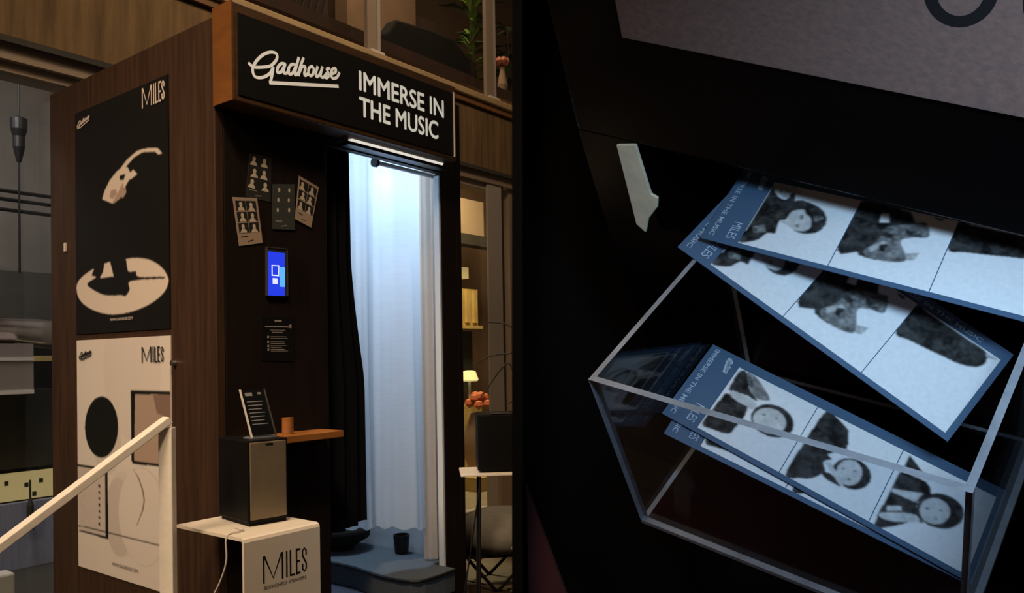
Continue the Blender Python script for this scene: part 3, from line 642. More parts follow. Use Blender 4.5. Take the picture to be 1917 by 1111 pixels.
# curtains
def curtain(name, s_of, t_of, z0_of, z1, ns, nz, m, label, cat):
    root = bthing(name, 0.8, 0.12, 0.3, label, cat)
    g = G(); vs, fs = [], []
    for i in range(ns + 1):
        for j in range(nz + 1):
            a, b = i / ns, j / nz
            z0 = z0_of(a)
            z = z1 + (z0 - z1) * b
            vs.append((s_of(a, b) - 0.8, t_of(a, b) - 0.12, z - 0.3))
    for i in range(ns):
        for j in range(nz):
            k = i * (nz + 1) + j
            fs.append((k, k + 1, k + nz + 2, k + nz + 1))
    g.add(vs, fs)
    o = ob('cloth', g, m, root, smooth=True)
    return root
def wt(a, b):
    f = 0.030 * math.sin(a * 9.5 + 0.5 * math.sin(2.5 * b) + 2.2) + 0.005 * math.sin(a * 27 + 1.3) + 0.0015 * math.sin(a * 63 + 2 * b)
    return 0.140 + f * (0.7 + 0.4 * b) - 0.012 * b
cw = curtain('curtain', lambda a, b: 0.57 + 0.46 * a, wt, lambda a: 0.315 - 0.085 * a + 0.006 * math.sin(a * 40), 1.755, 160, 26, 'curtain_white',
             'white linen curtain glowing cool in the booth doorway', 'curtain')
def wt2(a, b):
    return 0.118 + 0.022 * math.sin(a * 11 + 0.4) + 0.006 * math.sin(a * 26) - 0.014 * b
cb = curtain('curtain', lambda a, b: 1.046 + 0.070 * a - 0.010 * b, wt2, lambda a: 0.100 + 0.004 * a, 1.755, 40, 20, 'curtain_warm_lit',
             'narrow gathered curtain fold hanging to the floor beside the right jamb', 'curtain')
def bs(a, b):
    if b < 0.30: right = 0.600
    else: right = 0.600 + 0.055 * min(1, (b - 0.30) / 0.32) ** 1.3
    return 0.440 + (right - 0.440) * a
cd = curtain('curtain', bs, lambda a, b: 0.065 + 0.014 * math.sin(a * 22 + b) + 0.006 * math.sin(a * 47), lambda a: 0.315 + 0.05 * max(0, a - 0.5), 1.735, 70, 20, 'curtain_black',
             'heavy black curtain drawn to the left side of the doorway', 'curtain')
rod = bthing('curtain_rod', 0.8, 0.16, 1.68, 'steel curtain rod with black end ring behind the white curtain top', 'rod')
g = G(); g.tube([(-0.05, -0.075, 0.038), (0.29, -0.075, 0.038)], 0.009, 12)
ob('rod', g, 'lining', rod, smooth=True)
g = G()
g.tube([(-0.056, -0.075, 0.038), (-0.042, -0.075, 0.038)], 0.019, 16)
ob('end_ring', g, 'dark_metal', rod)
# things on the booth floor, seen under the curtain hem
st = bthing('stool', 0.975, 0.58, 0.0952, 'low dark round stool inside the booth under the curtain hem', 'stool')
ob('seat', G().lathe([(0.075, 0.025), (0.125, 0.055), (0.132, 0.095), (0.11, 0.105)]), 'sofa', st, smooth=True)
ob('base', G().lathe([(0.06, 0.0), (0.05, 0.012), (0.075, 0.0249)]), 'sofa', st)
bn = tag(ob('waste_bin', G().lathe([(0.026, 0), (0.030, 0.004), (0.036, 0.075), (0.036, 0.08), (0.031, 0.08), (0.028, 0.01)], n=20), 'dark_metal', loc=BW(1.075, 0.30, 0.096), rot=RZ), 'small black bin on the booth carpet by the curtain fold', 'bin')

# ------------------------------------------------------------------ posters on the booth side
INK = {'cream': ((0.60, 0.51, 0.45), 0.0), 'black': ((0.006, 0.006, 0.006), 0.0), 'tan': ((0.36, 0.26, 0.21), 0.0), 'brown': ((0.20, 0.13, 0.105), 0.0), 'soft': ((0.50, 0.44, 0.41), 0.02)}
def oval(cx_, cy_, rx, ry, n=40):
    return [(cx_ + rx * math.cos(6.28318 * k / n), cy_ + ry * math.sin(6.28318 * k / n)) for k in range(n)]
def side_fa(off, t0, z0):
    return lambda p: (-0.0035 - off, p[0] - t0, p[1] - z0)
def poster(name, t0, t1, z0, z1, base, label, art, pbase, pre=[]):
    tc = (t0 + t1) / 2
    root = bthing(name, -0.0005, tc, z0, label, 'poster')
    ob('sheet', G().box(-0.003, 0, t0 - tc, t1 - tc, 0, z1 - z0), base, root)
    lay = [(INK[c][0], smooth_closed(pts) if len(pts) > 16 else pts, INK[c][1]) for c, pts in art]
    print_grid('picture', t0 + 0.001, t1 - 0.001, z0 + 0.001, z1 - 0.001, 300, 380, pbase, pre + lay, side_fa(0.0004, tc, z0), root, 0.9, 0.0, 5)
    return root, tc
def mini_script(g, t0, z0, width, fa):
    """small copy of the fascia script, reading towards smaller depth"""
    x0 = min(p[0] for s_ in SCRIPT for p in s_); x1 = max(p[0] for s_ in SCRIPT for p in s_); y0 = min(p[1] for s_ in SCRIPT for p in s_)
    k = width / (x1 - x0)
    for s_ in SCRIPT:
        ribbon(g, [((p[0] - x0) * k, (p[1] - y0) * k) for p in s_], 0.0042 * (width / 0.1), fa)
p1, tc = poster('poster', 0.262, 0.930, 1.058, 1.902, 'poster_black', 'black poster of a dancer arching over a pale disc, upper one on the booth side',
            ART_BLACK, (0.006, 0.0054, 0.0054))
def txt_side(t_right_start, z, tc, z0, off=0.004):
    return lambda p: (-0.0035 - off, t_right_start - p[0] - tc, z + p[1] - z0)
miles_letters(p1, 'cream', 0, 0, 0.066, 0.140, txt_side(0.419, 1.820, tc, 1.058), 0.11)
g = G(); mini_script(g, 0, 0, 0.10, txt_side(0.905, 1.838, tc, 1.058))
put_text(g, 'WWW.GADHOUSE.COM', 0, 0, 0.010, txt_side(0.66, 1.099, tc, 1.058), 0.16)
stuff(ob('poster_lettering', g, 'cream', p1))
p2, tc = poster('poster', 0.262, 0.930, 0.182, 1.036, 'poster_white', 'cream product poster with black oval and speaker pictures, lower one on the booth side',
            ART_WHITE, (0.62, 0.56, 0.52), [((0.585, 0.525, 0.485), oval(0.52, 0.93, 0.20, 0.25), 0.0), ((0.57, 0.51, 0.47), oval(0.58, 0.415, 0.125, 0.15), 0.0), ((0.50, 0.44, 0.41), oval(0.615, 0.40, 0.10, 0.14), 0.0),
             ((0.55, 0.49, 0.45), oval(0.70, 0.66, 0.105, 0.115), 0.0), ((0.55, 0.49, 0.45), oval(0.45, 0.42, 0.165, 0.17), 0.0), ((0.615, 0.555, 0.515), oval(0.457, 0.42, 0.16, 0.165), 0.0)])
miles_letters(p2, 'black', 0, 0, 0.050, 0.136, txt_side(0.438, 0.950, tc, 0.182), 0.12)
g = G(); mini_script(g, 0, 0, 0.10, txt_side(0.905, 0.962, tc, 0.182))
put_text(g, 'WWW.GADHOUSE.COM', 0, 0, 0.012, txt_side(0.66, 0.225, tc, 0.182), 0.18)
stuff(ob('poster_lettering', g, 'black', p2))

# ------------------------------------------------------------------ photo cards and notice on the booth front
def bil(q, x, y):   # q: TL TR BR BL, x right, y down
    top = [q[0][i] + (q[1][i] - q[0][i]) * x for i in (0, 1)]
    bot = [q[3][i] + (q[2][i] - q[3][i]) * x for i in (0, 1)]
    return (top[0] + (bot[0] - top[0]) * y, top[1] + (bot[1] - top[1]) * y)
CARD = [('card_dark', 'card_pic', 'black photo card pinned highest on the booth front', (0.02, 0.02, 0.98, 0.80)),
        ('card_light', 'card_pic', 'beige photo card with six portraits pinned at the left, lowest of the four', (0.07, 0.06, 0.93, 0.76)),
        ('card_grey', 'card_pic', 'grey-green photo card pinned in the middle above the screen', (0.04, 0.04, 0.96, 0.72)),
        ('card_light', 'card_pic', 'beige photo card tilted to the right beside the doorway curtain', (0.05, 0.05, 0.95, 0.74))]
rng = random.Random(4)
for ci, (base, pic, lab, (x0, y0, x1, y1)) in enumerate(CARD):
    q = CARDS[ci]
    zc = min(p[1] for p in q); sc_ = sum(p[0] for p in q) / 4
    ql = [(p[0] - sc_, p[1] - zc) for p in q]
    yoff = -0.0012 - 0.0012 * ci
    root = bthing('photo_card', sc_, yoff, zc, lab, 'photo', 'photo cards on the booth front')
    ob('card', quad_box(ql, -0.0008, 0), base, root)
    fy = lambda d: (lambda p: (p[0], -0.0008 - d, p[1]))
    gl = G(); gd = G()
    for r in range(3):
        for c in range(2):
            xa, xb = x0 + (x1 - x0) * (c / 2 + 0.012), x0 + (x1 - x0) * ((c + 1) / 2 - 0.012)
            ya, yb = y0 + (y1 - y0) * (r / 3 + 0.015), y0 + (y1 - y0) * ((r + 1) / 3 - 0.015)
            pg = G(); pg.poly([bil(ql, xa, ya), bil(ql, xb, ya), bil(ql, xb, yb), bil(ql, xa, yb)], fy(0.0002))
            ob('picture', pg, pic if base != 'card_grey' else 'card_grey', root)
            xm = xa + (xb - xa) * (0.45 + 0.2 * (rng.random() - 0.5))
            w = (xb - xa) * (0.17 if base != 'card_grey' else 0.11)
            hh = (yb - ya)
            ym = ya + hh * (0.38 + 0.1 * (rng.random() - 0.5))
            el = [bil(ql, xm + w * math.cos(k * 0.6283), ym + hh * 0.24 * math.sin(k * 0.6283)) for k in range(10)]
            gl.poly(el, fy(0.0004))
            if base != 'card_grey':
                sx = (rng.random() - 0.5) * 0.1
                bd = [bil(ql, xm + a * (xb - xa), min(yb, ym + b * hh)) for a, b in ((-0.10, 0.2), (0.10, 0.2), (0.28 + sx, 0.42), (0.34, 0.62), (-0.36, 0.62), (-0.26 + sx, 0.36))]
                gl.poly(bd, fy(0.0003))
    stuff(ob('portraits', gl, 'card_face', root))
    lx = bil(ql, 0.14, 0.86); rx_ = bil(ql, 0.62, 0.93)
    gd.poly([bil(ql, 0.12, 0.815), bil(ql, 0.42, 0.81), bil(ql, 0.42, 0.83), bil(ql, 0.12, 0.835)], fy(0.0003))
    gd.poly([bil(ql, 0.38, 0.925), bil(ql, 0.62, 0.90), bil(ql, 0.62, 0.92), bil(ql, 0.38, 0.945)], fy(0.0003))
    stuff(ob('caption', gd, 'card_pic' if base == 'card_light' else 'notice_text', root))
nq = NOTICE[0]
nt_ = bthing('notice', 0.223, -0.0006, 0.946, 'small black instruction notice with grey text below the blue screen', 'notice')
ob('panel', quad_box([(p[0] - 0.223, p[1] - 0.946) for p in nq], -0.002, 0), 'notice_black', nt_)
g = G()
fn = lambda p: (p[0], -0.0024, p[1])
def bar(x0, x1, y, h): g.poly([(x0, y), (x1, y), (x1, y + h), (x0, y + h)], fn)
bar(-0.049, 0.052, 0.112, 0.0035); bar(0.046, 0.055, 0.110, 0.012); bar(-0.012, 0.016, 0.130, 0.006)
bar(-0.03, 0.03, 0.101, 0.002); bar(-0.022, 0.02, 0.094, 0.002)
for i, y in enumerate((0.076, 0.059, 0.046, 0.034)):
    bar(-0.041, -0.034, y, 0.007); bar(-0.028, 0.034 - 0.008 * (i % 2), y + 0.003, 0.0022)
    bar(-0.028, 0.040 - 0.012 * (i % 3), y - 0.002, 0.0016)
stuff(ob('notice_text', g, 'notice_text', nt_))

# ------------------------------------------------------------------ stand, speaker, sign holder, cup, cable
def display_stand(s0, s1, t0, t1, ztop):
    sc_, tc_ = (s0 + s1) / 2, (t0 + t1) / 2
    root = bthing('display_stand', sc_, tc_, -0.12, 'cream metal display stand lettered MILES under the speaker in front of the booth', 'stand')
    a, b, c, d, zt = s0 - sc_, s1 - sc_, t0 - tc_, t1 - tc_, ztop + 0.12
    # top and front are one folded sheet with a rounded nose
    prof = [(d, zt), (c + 0.012, zt), (c + 0.0035, zt - 0.0035), (c, zt - 0.012), (c, 0.0), (c + 0.008, 0.0), (c + 0.008, zt - 0.012), (c + 0.012, zt - 0.009), (d, zt - 0.009)]
    ob('folded_sheet', G().prism(prof, lambda p: (a, p[0], p[1]), lambda p: (b, p[0], p[1])), 'stand', root)
    ob('side_sheet', G().box(b - 0.008, b - 0.0005, c + 0.009, d, 0.0, zt - 0.0095), 'stand', root)
    g = G(); fs_ = lambda p: (p[0], c - 0.0006, p[1])
    miles_letters(root, 'black', -0.079 - sc_, 0.338 + 0.12, 0.071, 0.143, fs_, 0.085)
    put_text(g, 'BOOKSHELF SPEAKERS', -0.079 - sc_, 0.318 + 0.12, 0.0095, fs_, 0.143)
    stuff(ob('stand_lettering', g, 'black', root))
display_stand(-0.14, 0.115, -0.34, -0.004, 0.47)
def speaker(root, w, d, h):
    ob('cabinet', G().box(0, w, 0, d, 0.010, h), 'speaker_black', root, bevel=0.004)
    ob('base_plate', G().box(0.006, w - 0.006, 0.004, d - 0.006, 0.0, 0.010), 'speaker_black', root)
    gr = ob('grille', G().box(0.006, w - 0.008, -0.005, -0.0003, 0.018, h - 0.006), 'grille', root, bevel=0.002)
    ob('badge', G().box(w * 0.42, w * 0.60, -0.0062, -0.0051, h - 0.016, h - 0.011), 'speaker_black', gr)
    g = G(); g.lathe([(0.0, 0), (0.010, 0), (0.010, 0.006), (0, 0.006)], (w * 0.25, d * 0.5, h), 14)
    ob('dial', g, 'dark_metal', root)
sp = bthing('bookshelf_speaker', -0.046, -0.222, 0.4705, 'black bookshelf speaker with bronze mesh front on the MILES stand', 'speaker', rot=math.radians(-8))
speaker(sp, 0.128, 0.19, 0.247)
hd = bthing('sign_holder', 0.034, -0.186, 0.4705 + 0.2475, 'slanted clear sign holder with black text card on the speaker top', 'sign holder', rot=math.radians(-4))
LE = 0.46
def lean(x, y, off=0.0): return (x, y * LE - off, y + 0.004)
g = G(); vs = []
def slab(x0, x1, y0, y1, o0, o1):
    vs = [lean(x0, y0, o0), lean(x1, y0, o0), lean(x1, y1, o0), lean(x0, y1, o0), lean(x0, y0, o1), lean(x1, y0, o1), lean(x1, y1, o1), lean(x0, y1, o1)]
    return G().add(vs, [(0, 1, 2, 3), (7, 6, 5, 4), (0, 4, 5, 1), (1, 5, 6, 2), (2, 6, 7, 3), (3, 7, 4, 0)])
ob('text_card', slab(-0.036, 0.036, 0.004, 0.138, 0.002, 0.0034), 'notice_black', hd)
ob('clear_sheet', slab(-0.040, 0.040, 0.0, 0.140, 0.0038, 0.0056), 'acrylic', hd)
ob('sheet_edge', slab(-0.0425, -0.0385, 0.0, 0.140, 0.001, 0.0066), 'bright_trim', hd)
ob('sheet_edge', slab(0.0385, 0.0415, 0.0, 0.140, 0.001, 0.0066), 'steel', hd)
ob('foot_sheet', G().box(-0.042, 0.042, -0.006, 0.055, 0.0, 0.004), 'acrylic_edge', hd)
g = G()
fl_ = lambda p: lean(p[0], p[1], 0.0036)
def lbar(x0, x1, y, h): g.poly([(x0, y), (x1, y), (x1, y + h), (x0, y + h)], fl_)
lbar(-0.028, -0.004, 0.120, 0.010); lbar(0.014, 0.026, 0.124, 0.006)
for i in range(7):
    lbar(-0.028, 0.024 - 0.004 * (i % 3), 0.102 - 0.011 * i, 0.0022)
stuff(ob('card_text', g, 'notice_text', hd))
cup = bthing('wooden_cup', 0.214, -0.062, 0.7072, 'small orange wooden cup standing on the booth shelf', 'cup')
ob('cup_body', G().lathe([(0.0175, 0), (0.0185, 0.003), (0.0185, 0.054), (0.0165, 0.054), (0.0155, 0.008)], n=24), 'shelf_wood', cup, smooth=False)
ob('cup_band', G().lathe([(0.0190, 0.010), (0.0190, 0.013)], n=24), 'brown', cup)
cb_pts = [(-0.075, -0.20, 0.472), (-0.085, -0.255, 0.474), (-0.132, -0.262, 0.4735), (-0.1435, -0.262, 0.458), (-0.143, -0.262, 0.40), (-0.150, -0.24, 0.34), (-0.165, -0.20, 0.26), (-0.172, -0.19, 0.16), (-0.165, -0.19, 0.02), (-0.155, -0.18, -0.11)]
g = G(); g.tube([tuple(BW(*p)) for p in smooth_path(cb_pts, 5)], 0.0026, 6)
tag(ob('power_cable', g, 'bright_trim', smooth=True), 'thin pale cable hanging from the stand edge below the speaker', 'cable')

# ------------------------------------------------------------------ handrail of the stair
rl = empty('handrail', (-0.955, 2.2, -0.12), 0, 'cream painted stair handrail sloping down past the posters', 'handrail')
p0 = Vector((0.004, 0.0, 0.789 + 0.12)); p1_ = Vector((-1.224 + 0.955, -0.30, 0.517 + 0.12))
d = (p1_ - p0).normalized()
side = d.cross(Vector((0, 0, 1))).normalized()
upv = side.cross(d).normalized()
e = p1_ + d * 0.9
vs = []
for P in (p0, e):
    for (a_, b_) in ((-0.020, -0.008), (0.020, -0.008), (0.020, 0.012), (-0.020, 0.012)):
        vs.append(tuple(P + side * a_ + upv * b_))
ob('top_bar', G().add(vs, [(0, 1, 2, 3), (7, 6, 5, 4), (0, 4, 5, 1), (1, 5, 6, 2), (2, 6, 7, 3), (3, 7, 4, 0)]), 'rail', rl, bevel=0.002)
ob('post', G().box(-0.019, 0.019, -0.015, 0.015, 0.0, 0.889), 'rail', rl, bevel=0.003)
ob('foot_plate', G().box(-0.045, 0.045, -0.045, 0.045, -0.0, 0.008), 'rail', rl)

# ------------------------------------------------------------------ things behind the left window
def bbox(name, s0, s1, t0, t1, z0, z1, m, label, cat, bevel=0.0, group=None):
    c = (s0 + s1) / 2, (t0 + t1) / 2
    return tag(ob(name, G().box(s0 - c[0], s1 - c[0], t0 - c[1], t1 - c[1], 0, z1 - z0), m, loc=BW(c[0], c[1], z0), rot=RZ, bevel=bevel), label, cat, group)
pl = bthing('pendant_lamp', 0.437, 2.6, 1.45, 'dark pendant on a thin rod behind the left window', 'lamp')
ob('rod', G().lathe([(0.006, 0.0), (0.006, 1.45)], n=8), 'dark_metal', pl)
ob('shade', G().lathe([(0.012, 0.62), (0.030, 0.70), (0.030, 0.76), (0.042, 0.80), (0.042, 0.86), (0.02, 0.87)], n=16), 'dark_metal', pl)
for i, z in enumerate((1.945, 1.90, 1.845)):
    g = G(); g.tube([(-2.0, 0, 0), (1.1, 0, -0.02)], 0.011, 8)
    tag(ob('ceiling_track', g, 'dark_metal', loc=BW(0.0, 2.75 + 0.02 * i, z), rot=RZ), ['topmost', 'middle', 'lowest'][i] + ' of the three thin dark pipes behind the left window', 'pipe', 'pipes behind the left window')
bbox('wall_cabinet', -1.6, 0.87, 2.95, 3.30, 1.22, 1.50, 'plaster_dark', 'dark wide wall cabinet above the metal duct behind the left window', 'cabinet')
g = G(); g.tube([(-1.4, 0, 0), (0.42, 0, 0), (0.55, 0, -0.01), (0.78, 0, -0.03)], [0.075, 0.072, 0.082, 0.088], 20)
tag(ob('duct', g, 'chrome', loc=BW(0.0, 2.70, 1.14), rot=RZ, smooth=True), 'shiny metal duct running across the left window', 'duct')
gb = bbox('hood_box', -0.9, 0.445, 2.45, 2.85, 0.79, 1.06, 'grey_box', 'grey extractor box with bright edges below the duct', 'hood')
ob('edge_strip', G().box(-0.672, 0.672, -0.206, -0.2005, 0.0, 0.022), 'bright_trim', gb)
ob('edge_strip', G().box(-0.672, 0.672, -0.206, -0.2005, 0.178, 0.195), 'bright_trim', gb)
bbox('wall_shelf', 0.45, 0.87, 2.9, 3.2, 0.965, 0.998, 'yellow_wood', 'pale wooden shelf beside the grey extractor box', 'shelf')
bbox('counter_jar', 0.555, 0.595, 2.90, 2.94, 0.80, 0.885, 'bright_trim', 'small pale jar on the dark counter behind the left window', 'jar')
bbox('dark_counter', -1.6, 0.87, 2.87, 3.40, 0.345, 0.800, 'plaster_dark', 'dark counter behind the left window below the shelf', 'counter')
yb = bbox('lit_panel', -1.6, 0.87, 2.62, 2.70, 0.200, 0.345, 'yellow_panel', 'yellow lit panel strip with small dark squares low behind the left window', 'panel')
for k, (x, z) in enumerate(((0.37, 0.30), (0.47, 0.28), (0.545, 0.295), (0.51, 0.225))):
    ob('dark_square', G().box(x - (-0.365) - 0.010, x - (-0.365) + 0.010, -0.045, -0.0405, z - 0.2 - 0.012, z - 0.2 + 0.012), 'green_drape', yb)
bbox('blue_screen_wall', -1.6, 0.87, 2.55, 2.60, -0.16, 0.195, 'plaster_blue', 'blue-grey low partition at the foot of the left window', 'partition')
bs_ = bthing('bottle', 0.443, 2.50, 0.05, 'dark slim bottle standing before the yellow lit panel', 'bottle')
ob('glass_body', G().lathe([(0.018, 0), (0.018, 0.13), (0.006, 0.17), (0.005, 0.27)], n=12), 'stem', bs_)
wbx = bbox('white_box', 0.0, 0.125, 1.85, 1.95, -0.16, -0.01, 'bright_trim', 'white box on the floor at the lower left corner of the window', 'box', bevel=0.01)

# ------------------------------------------------------------------ upper storey over the ledge
def post(s, z0, z1, t, label):
    r = bthing('railing_post', s, t, z0, label, 'post', 'posts on the ledge')
    ob('post_bar', G().box(-0.05, 0.025, 0, 0.03, 0, z1 - z0), 'frame_tan', r)
    ob('post_bar', G().box(0.030, 0.055, 0.0, 0.02, 0, z1 - z0), 'frame_pale', r)
    ob('clamp', G().box(-0.05, 0.06, -0.03, -0.001, 0.0, 0.035), 'bright_trim', r)
post(1.868, 2.746, 4.6, TW + 0.03, 'pale paired post on the ledge above the middle of the fascia sign')
post(2.985, 2.746, 4.6, TW + 0.03, 'pale paired post on the ledge at the right, beside the green plant')
bstruct('window_4', G().box(-3.0, 4.5, TW + 0.10, TW + 0.106, 2.75, 4.6), 'glass')
# lattice screen at left
lt = bthing('lattice_screen', 1.2, 2.0, 3.065, 'dark brown lattice screen on the upper storey above the fascia sign', 'screen')
ob('backing', G().box(-1.2, 0.95, 0.03, 0.05, 0, 1.8), 'red_brown', lt)
for k in range(38):
    x = -1.2 + k * 0.056
    vs = [(x, 0, 0.2 + 0.0), (x + 0.012, 0, 0.2), (x + 0.372, 0, 1.4), (x + 0.36, 0, 1.4)]
    ob('lattice_slat', G().add(vs + [(p[0], 0.012, p[2]) for p in vs], [(0, 1, 2, 3), (7, 6, 5, 4), (0, 4, 5, 1), (1, 5, 6, 2), (2, 6, 7, 3), (3, 7, 4, 0)]), 'mesh_dark', lt)
so = bthing('sofa', 3.18, 2.05, 3.065, 'dark sofa back seen over the ledge above the slogan', 'sofa')
prof = [(-0.52, 0.0), (-0.52, 0.26), (-0.42, 0.40), (-0.05, 0.44), (0.22, 0.45), (0.38, 0.36), (0.50, 0.34), (0.52, 0.0)]
ob('backrest', G().prism(prof, lambda p: (p[0], -0.06, p[1]), lambda p: (p[0], 0.06, p[1])), 'sofa', so, bevel=0.02)
ob('seat_base', G().box(-0.50, 0.50, 0.07, 0.5, 0.0, 0.2), 'sofa', so, bevel=0.02)
bbox('tan_column', 2.95, 3.75, 2.75, 2.9, 3.065, 4.9, 'brown_wall', 'tan plaster column behind the dark sofa upstairs', 'column')
bbox('dark_cabinet', 3.80, 4.12, 2.85, 3.0, 3.065, 4.1, 'red_brown', 'dark reddish cabinet upstairs between the column and the plant', 'cabinet')
# foliage
def leaf_plant(name, s, t, z, n, label, ln=(0.16, 0.34), seed=1, spread=1.0, mats=('leaf', 'leaf_dark'), h=0.7):
    r = random.Random(seed)
    root = bthing(name, s, t, z, label, 'plant')
    ob('pot', G().lathe([(0.07, 0), (0.10, 0.16), (0.11, 0.17), (0.09, 0.17), (0.08, 0.12)], n=20), 'clay', root)
    ob('stem', G().tube([(0, 0, 0.1), (0.01, 0, h * 0.6), (0, 0.01, h)], 0.008, 6), 'stem', root)
    for i in range(n):
        a = r.random() * 6.283; l = r.uniform(*ln); e = r.uniform(-0.3, 0.9); w = l * 0.13
        b = Vector((0, 0, r.uniform(0.25, 1.0) * h))
        dd = Vector((math.cos(a) * math.cos(e), math.sin(a) * math.cos(e), math.sin(e))) * spread
        sd = dd.cross(Vector((0, 0, 1))).normalized() * w
        m1 = b + dd * l * 0.5 + Vector((0, 0, 0.02)); tip = b + dd * l + Vector((0, 0, -0.12 * l))
        ob('leaf', G().add([b, m1 + sd, tip, m1 - sd, m1 + Vector((0, 0, 0.012))], [(0, 1, 4), (1, 2, 4), (2, 3, 4), (3, 0, 4)]), mats[i % 3 == 2], root)
leaf_plant('potted_palm', 3.92, 2.25, 3.065, 46, 'bright green leafy plant upstairs left of the right ledge post', seed=3, h=0.95)
leaf_plant('potted_palm', 4.40, 2.20, 3.065, 34, 'darker green leafy plant upstairs right of the right ledge post', seed=8, h=0.9, mats=('leaf_dark', 'leaf_dark'))
fw = bthing('flower', 3.72, 1.75, 3.065, 'pink flower in a small vase above the end of the slogan', 'flower')
ob('vase', G().lathe([(0.03, 0), (0.045, 0.10), (0.02, 0.22), (0.025, 0.24)], n=14), 'clay', fw)
for k in range(6):
    a = k * 1.047
    ob('petal', G().lathe([(0.004, -0.03), (0.03, 0.0), (0.02, 0.03)], (0.035 * math.cos(a), 0.035 * math.sin(a), 0.29), 8), 'pink', fw)

# ------------------------------------------------------------------ things behind the right window
bbox('lit_cornice', 3.2, 4.6, 2.9, 3.1, 1.72, 1.83, 'yellow_panel', 'yellow lit cornice band behind the right window', 'cornice')
br = bthing('slatted_panel', 3.95, 2.8, 1.25, 'yellow slatted wooden panel below the lit cornice behind the right window', 'panel')
ob('backing', G().box(-0.6, 0.7, 0.03, 0.06, 0, 0.36), 'yellow_wood', br)
for k in range(12):
    ob('slat', G().box(-0.6 + k * 0.11, -0.55 + k * 0.11, 0, 0.028, 0.03, 0.34), 'yellow_wood', br)
ob('ledge_board', G().box(-0.6, 0.7, -0.03, 0.06, -0.03, 0.0), 'yellow_wood', br)
bbox('green_drape', 3.2, 4.7, 2.95, 3.0, 0.62, 1.20, 'green_drape', 'dark green drape below the slatted panel behind the right window', 'drape')
bbox('dark_beam', 3.0, 4.8, 2.7, 2.85, 2.02, 2.12, 'stem', 'dark beam high behind the right window', 'beam')
bbox('ceiling_panel', 3.0, 4.8, 2.86, 2.90, 2.14, 2.50, 'bag', 'tan panel high behind the right window above the dark beam', 'panel')
for k in range(3):
    g = G(); g.tube([(0.12 * math.cos(a * 0.35), 0, 0.09 * math.sin(a * 0.35)) for a in range(12)], 0.012, 6)
    tag(ob('scroll_bracket', g, 'red_brown', loc=BW(3.70 + 0.27 * k, 2.80, 2.26 + 0.03 * (k % 2)), rot=RZ), ['leftmost', 'middle', 'rightmost'][k] + ' curled dark iron bracket on the tan panel behind the right window', 'bracket', 'iron brackets behind the right window')
tl = bthing('table_lamp', 4.26, 2.62, 0.50, 'small glowing yellow lamp beside the booth post behind the right window', 'lamp')
ob('shade', G().lathe([(0.075, 0.22), (0.085, 0.235), (0.06, 0.31), (0.03, 0.32)], n=20), 'lamp_glow', tl)
ob('base', G().lathe([(0.05, 0), (0.05, 0.01), (0.012, 0.03), (0.012, 0.22)], n=16), 'bright_trim', tl)
bq = bthing('vase_of_flowers', 3.70, 2.05, -0.0195, 'tall clay vase with an orange bunch behind the right window', 'vase')
ob('vase_body', G().lathe([(0.07, 0), (0.12, 0.12), (0.13, 0.32), (0.08, 0.46), (0.07, 0.50)], n=20), 'clay', bq, smooth=True)
r_ = random.Random(5)
for k in range(18):
    a, e_, q_ = r_.random() * 6.28, r_.random() * 1.4, 0.10
    ob('bloom', G().lathe([(0.005, -0.035), (0.042, 0.0), (0.030, 0.03), (0.004, 0.04)], (q_ * math.cos(a) * math.cos(e_), q_ * math.sin(a) * math.cos(e_), 0.55 + 0.09 * math.sin(e_)), 9), 'orange', bq)
bbox('side_table', 3.45, 4.1, 1.85, 2.35, -0.13, -0.02, 'yellow_wood', 'low yellow wooden table behind the right window under the vase', 'table')
bbox('lamp_table', 4.18, 4.34, 2.54, 2.70, -0.13, 0.4995, 'yellow_wood', 'slim wooden pedestal under the small yellow lamp', 'pedestal')
# second display table with speaker, to the right of the booth
tb = empty('side_display_table', (-0.02, 2.93, -0.12), 0.10, 'white topped table on thin black legs right of the booth', 'table')
ob('table_top', G().box(-0.178, 0.30, -0.058, 0.13, 0.639, 0.648), 'stand', tb, bevel=0.002)
for x, y in ((-0.108, -0.045), (-0.108, 0.10), (0.26, -0.045), (0.26, 0.10)):
    ob('leg', G().tube([(x, y, 0.636), (x - 0.012, y * 1.1, 0.0)], 0.0045, 8), 'dark_metal', tb)
ob('brace', G().tube([(-0.11, -0.045, 0.60), (-0.155, -0.045, 0.32), (-0.20, -0.045, 0.05)], 0.003, 6), 'dark_metal', tb)
s2 = empty('bookshelf_speaker', (-0.130, 2.885, 0.5287), 0.10, 'black bookshelf speaker on the white topped table at the right of the booth', 'speaker')
s2g = 0.26
ob('cabinet', G().box(0, s2g, 0, 0.14, 0.006, 0.212), 'speaker_black', s2, bevel=0.004)
ob('base_plate', G().box(0.008, s2g - 0.008, 0.006, 0.13, 0, 0.006), 'speaker_black', s2)
ob('grille', G().box(0.006, s2g - 0.006, -0.004, -0.0003, 0.012, 0.206), 'speaker_black', s2, bevel=0.0015)
ob('top_trim', G().box(0.05, s2g - 0.01, -0.003, 0.004, 0.2125, 0.215), 'steel', s2)
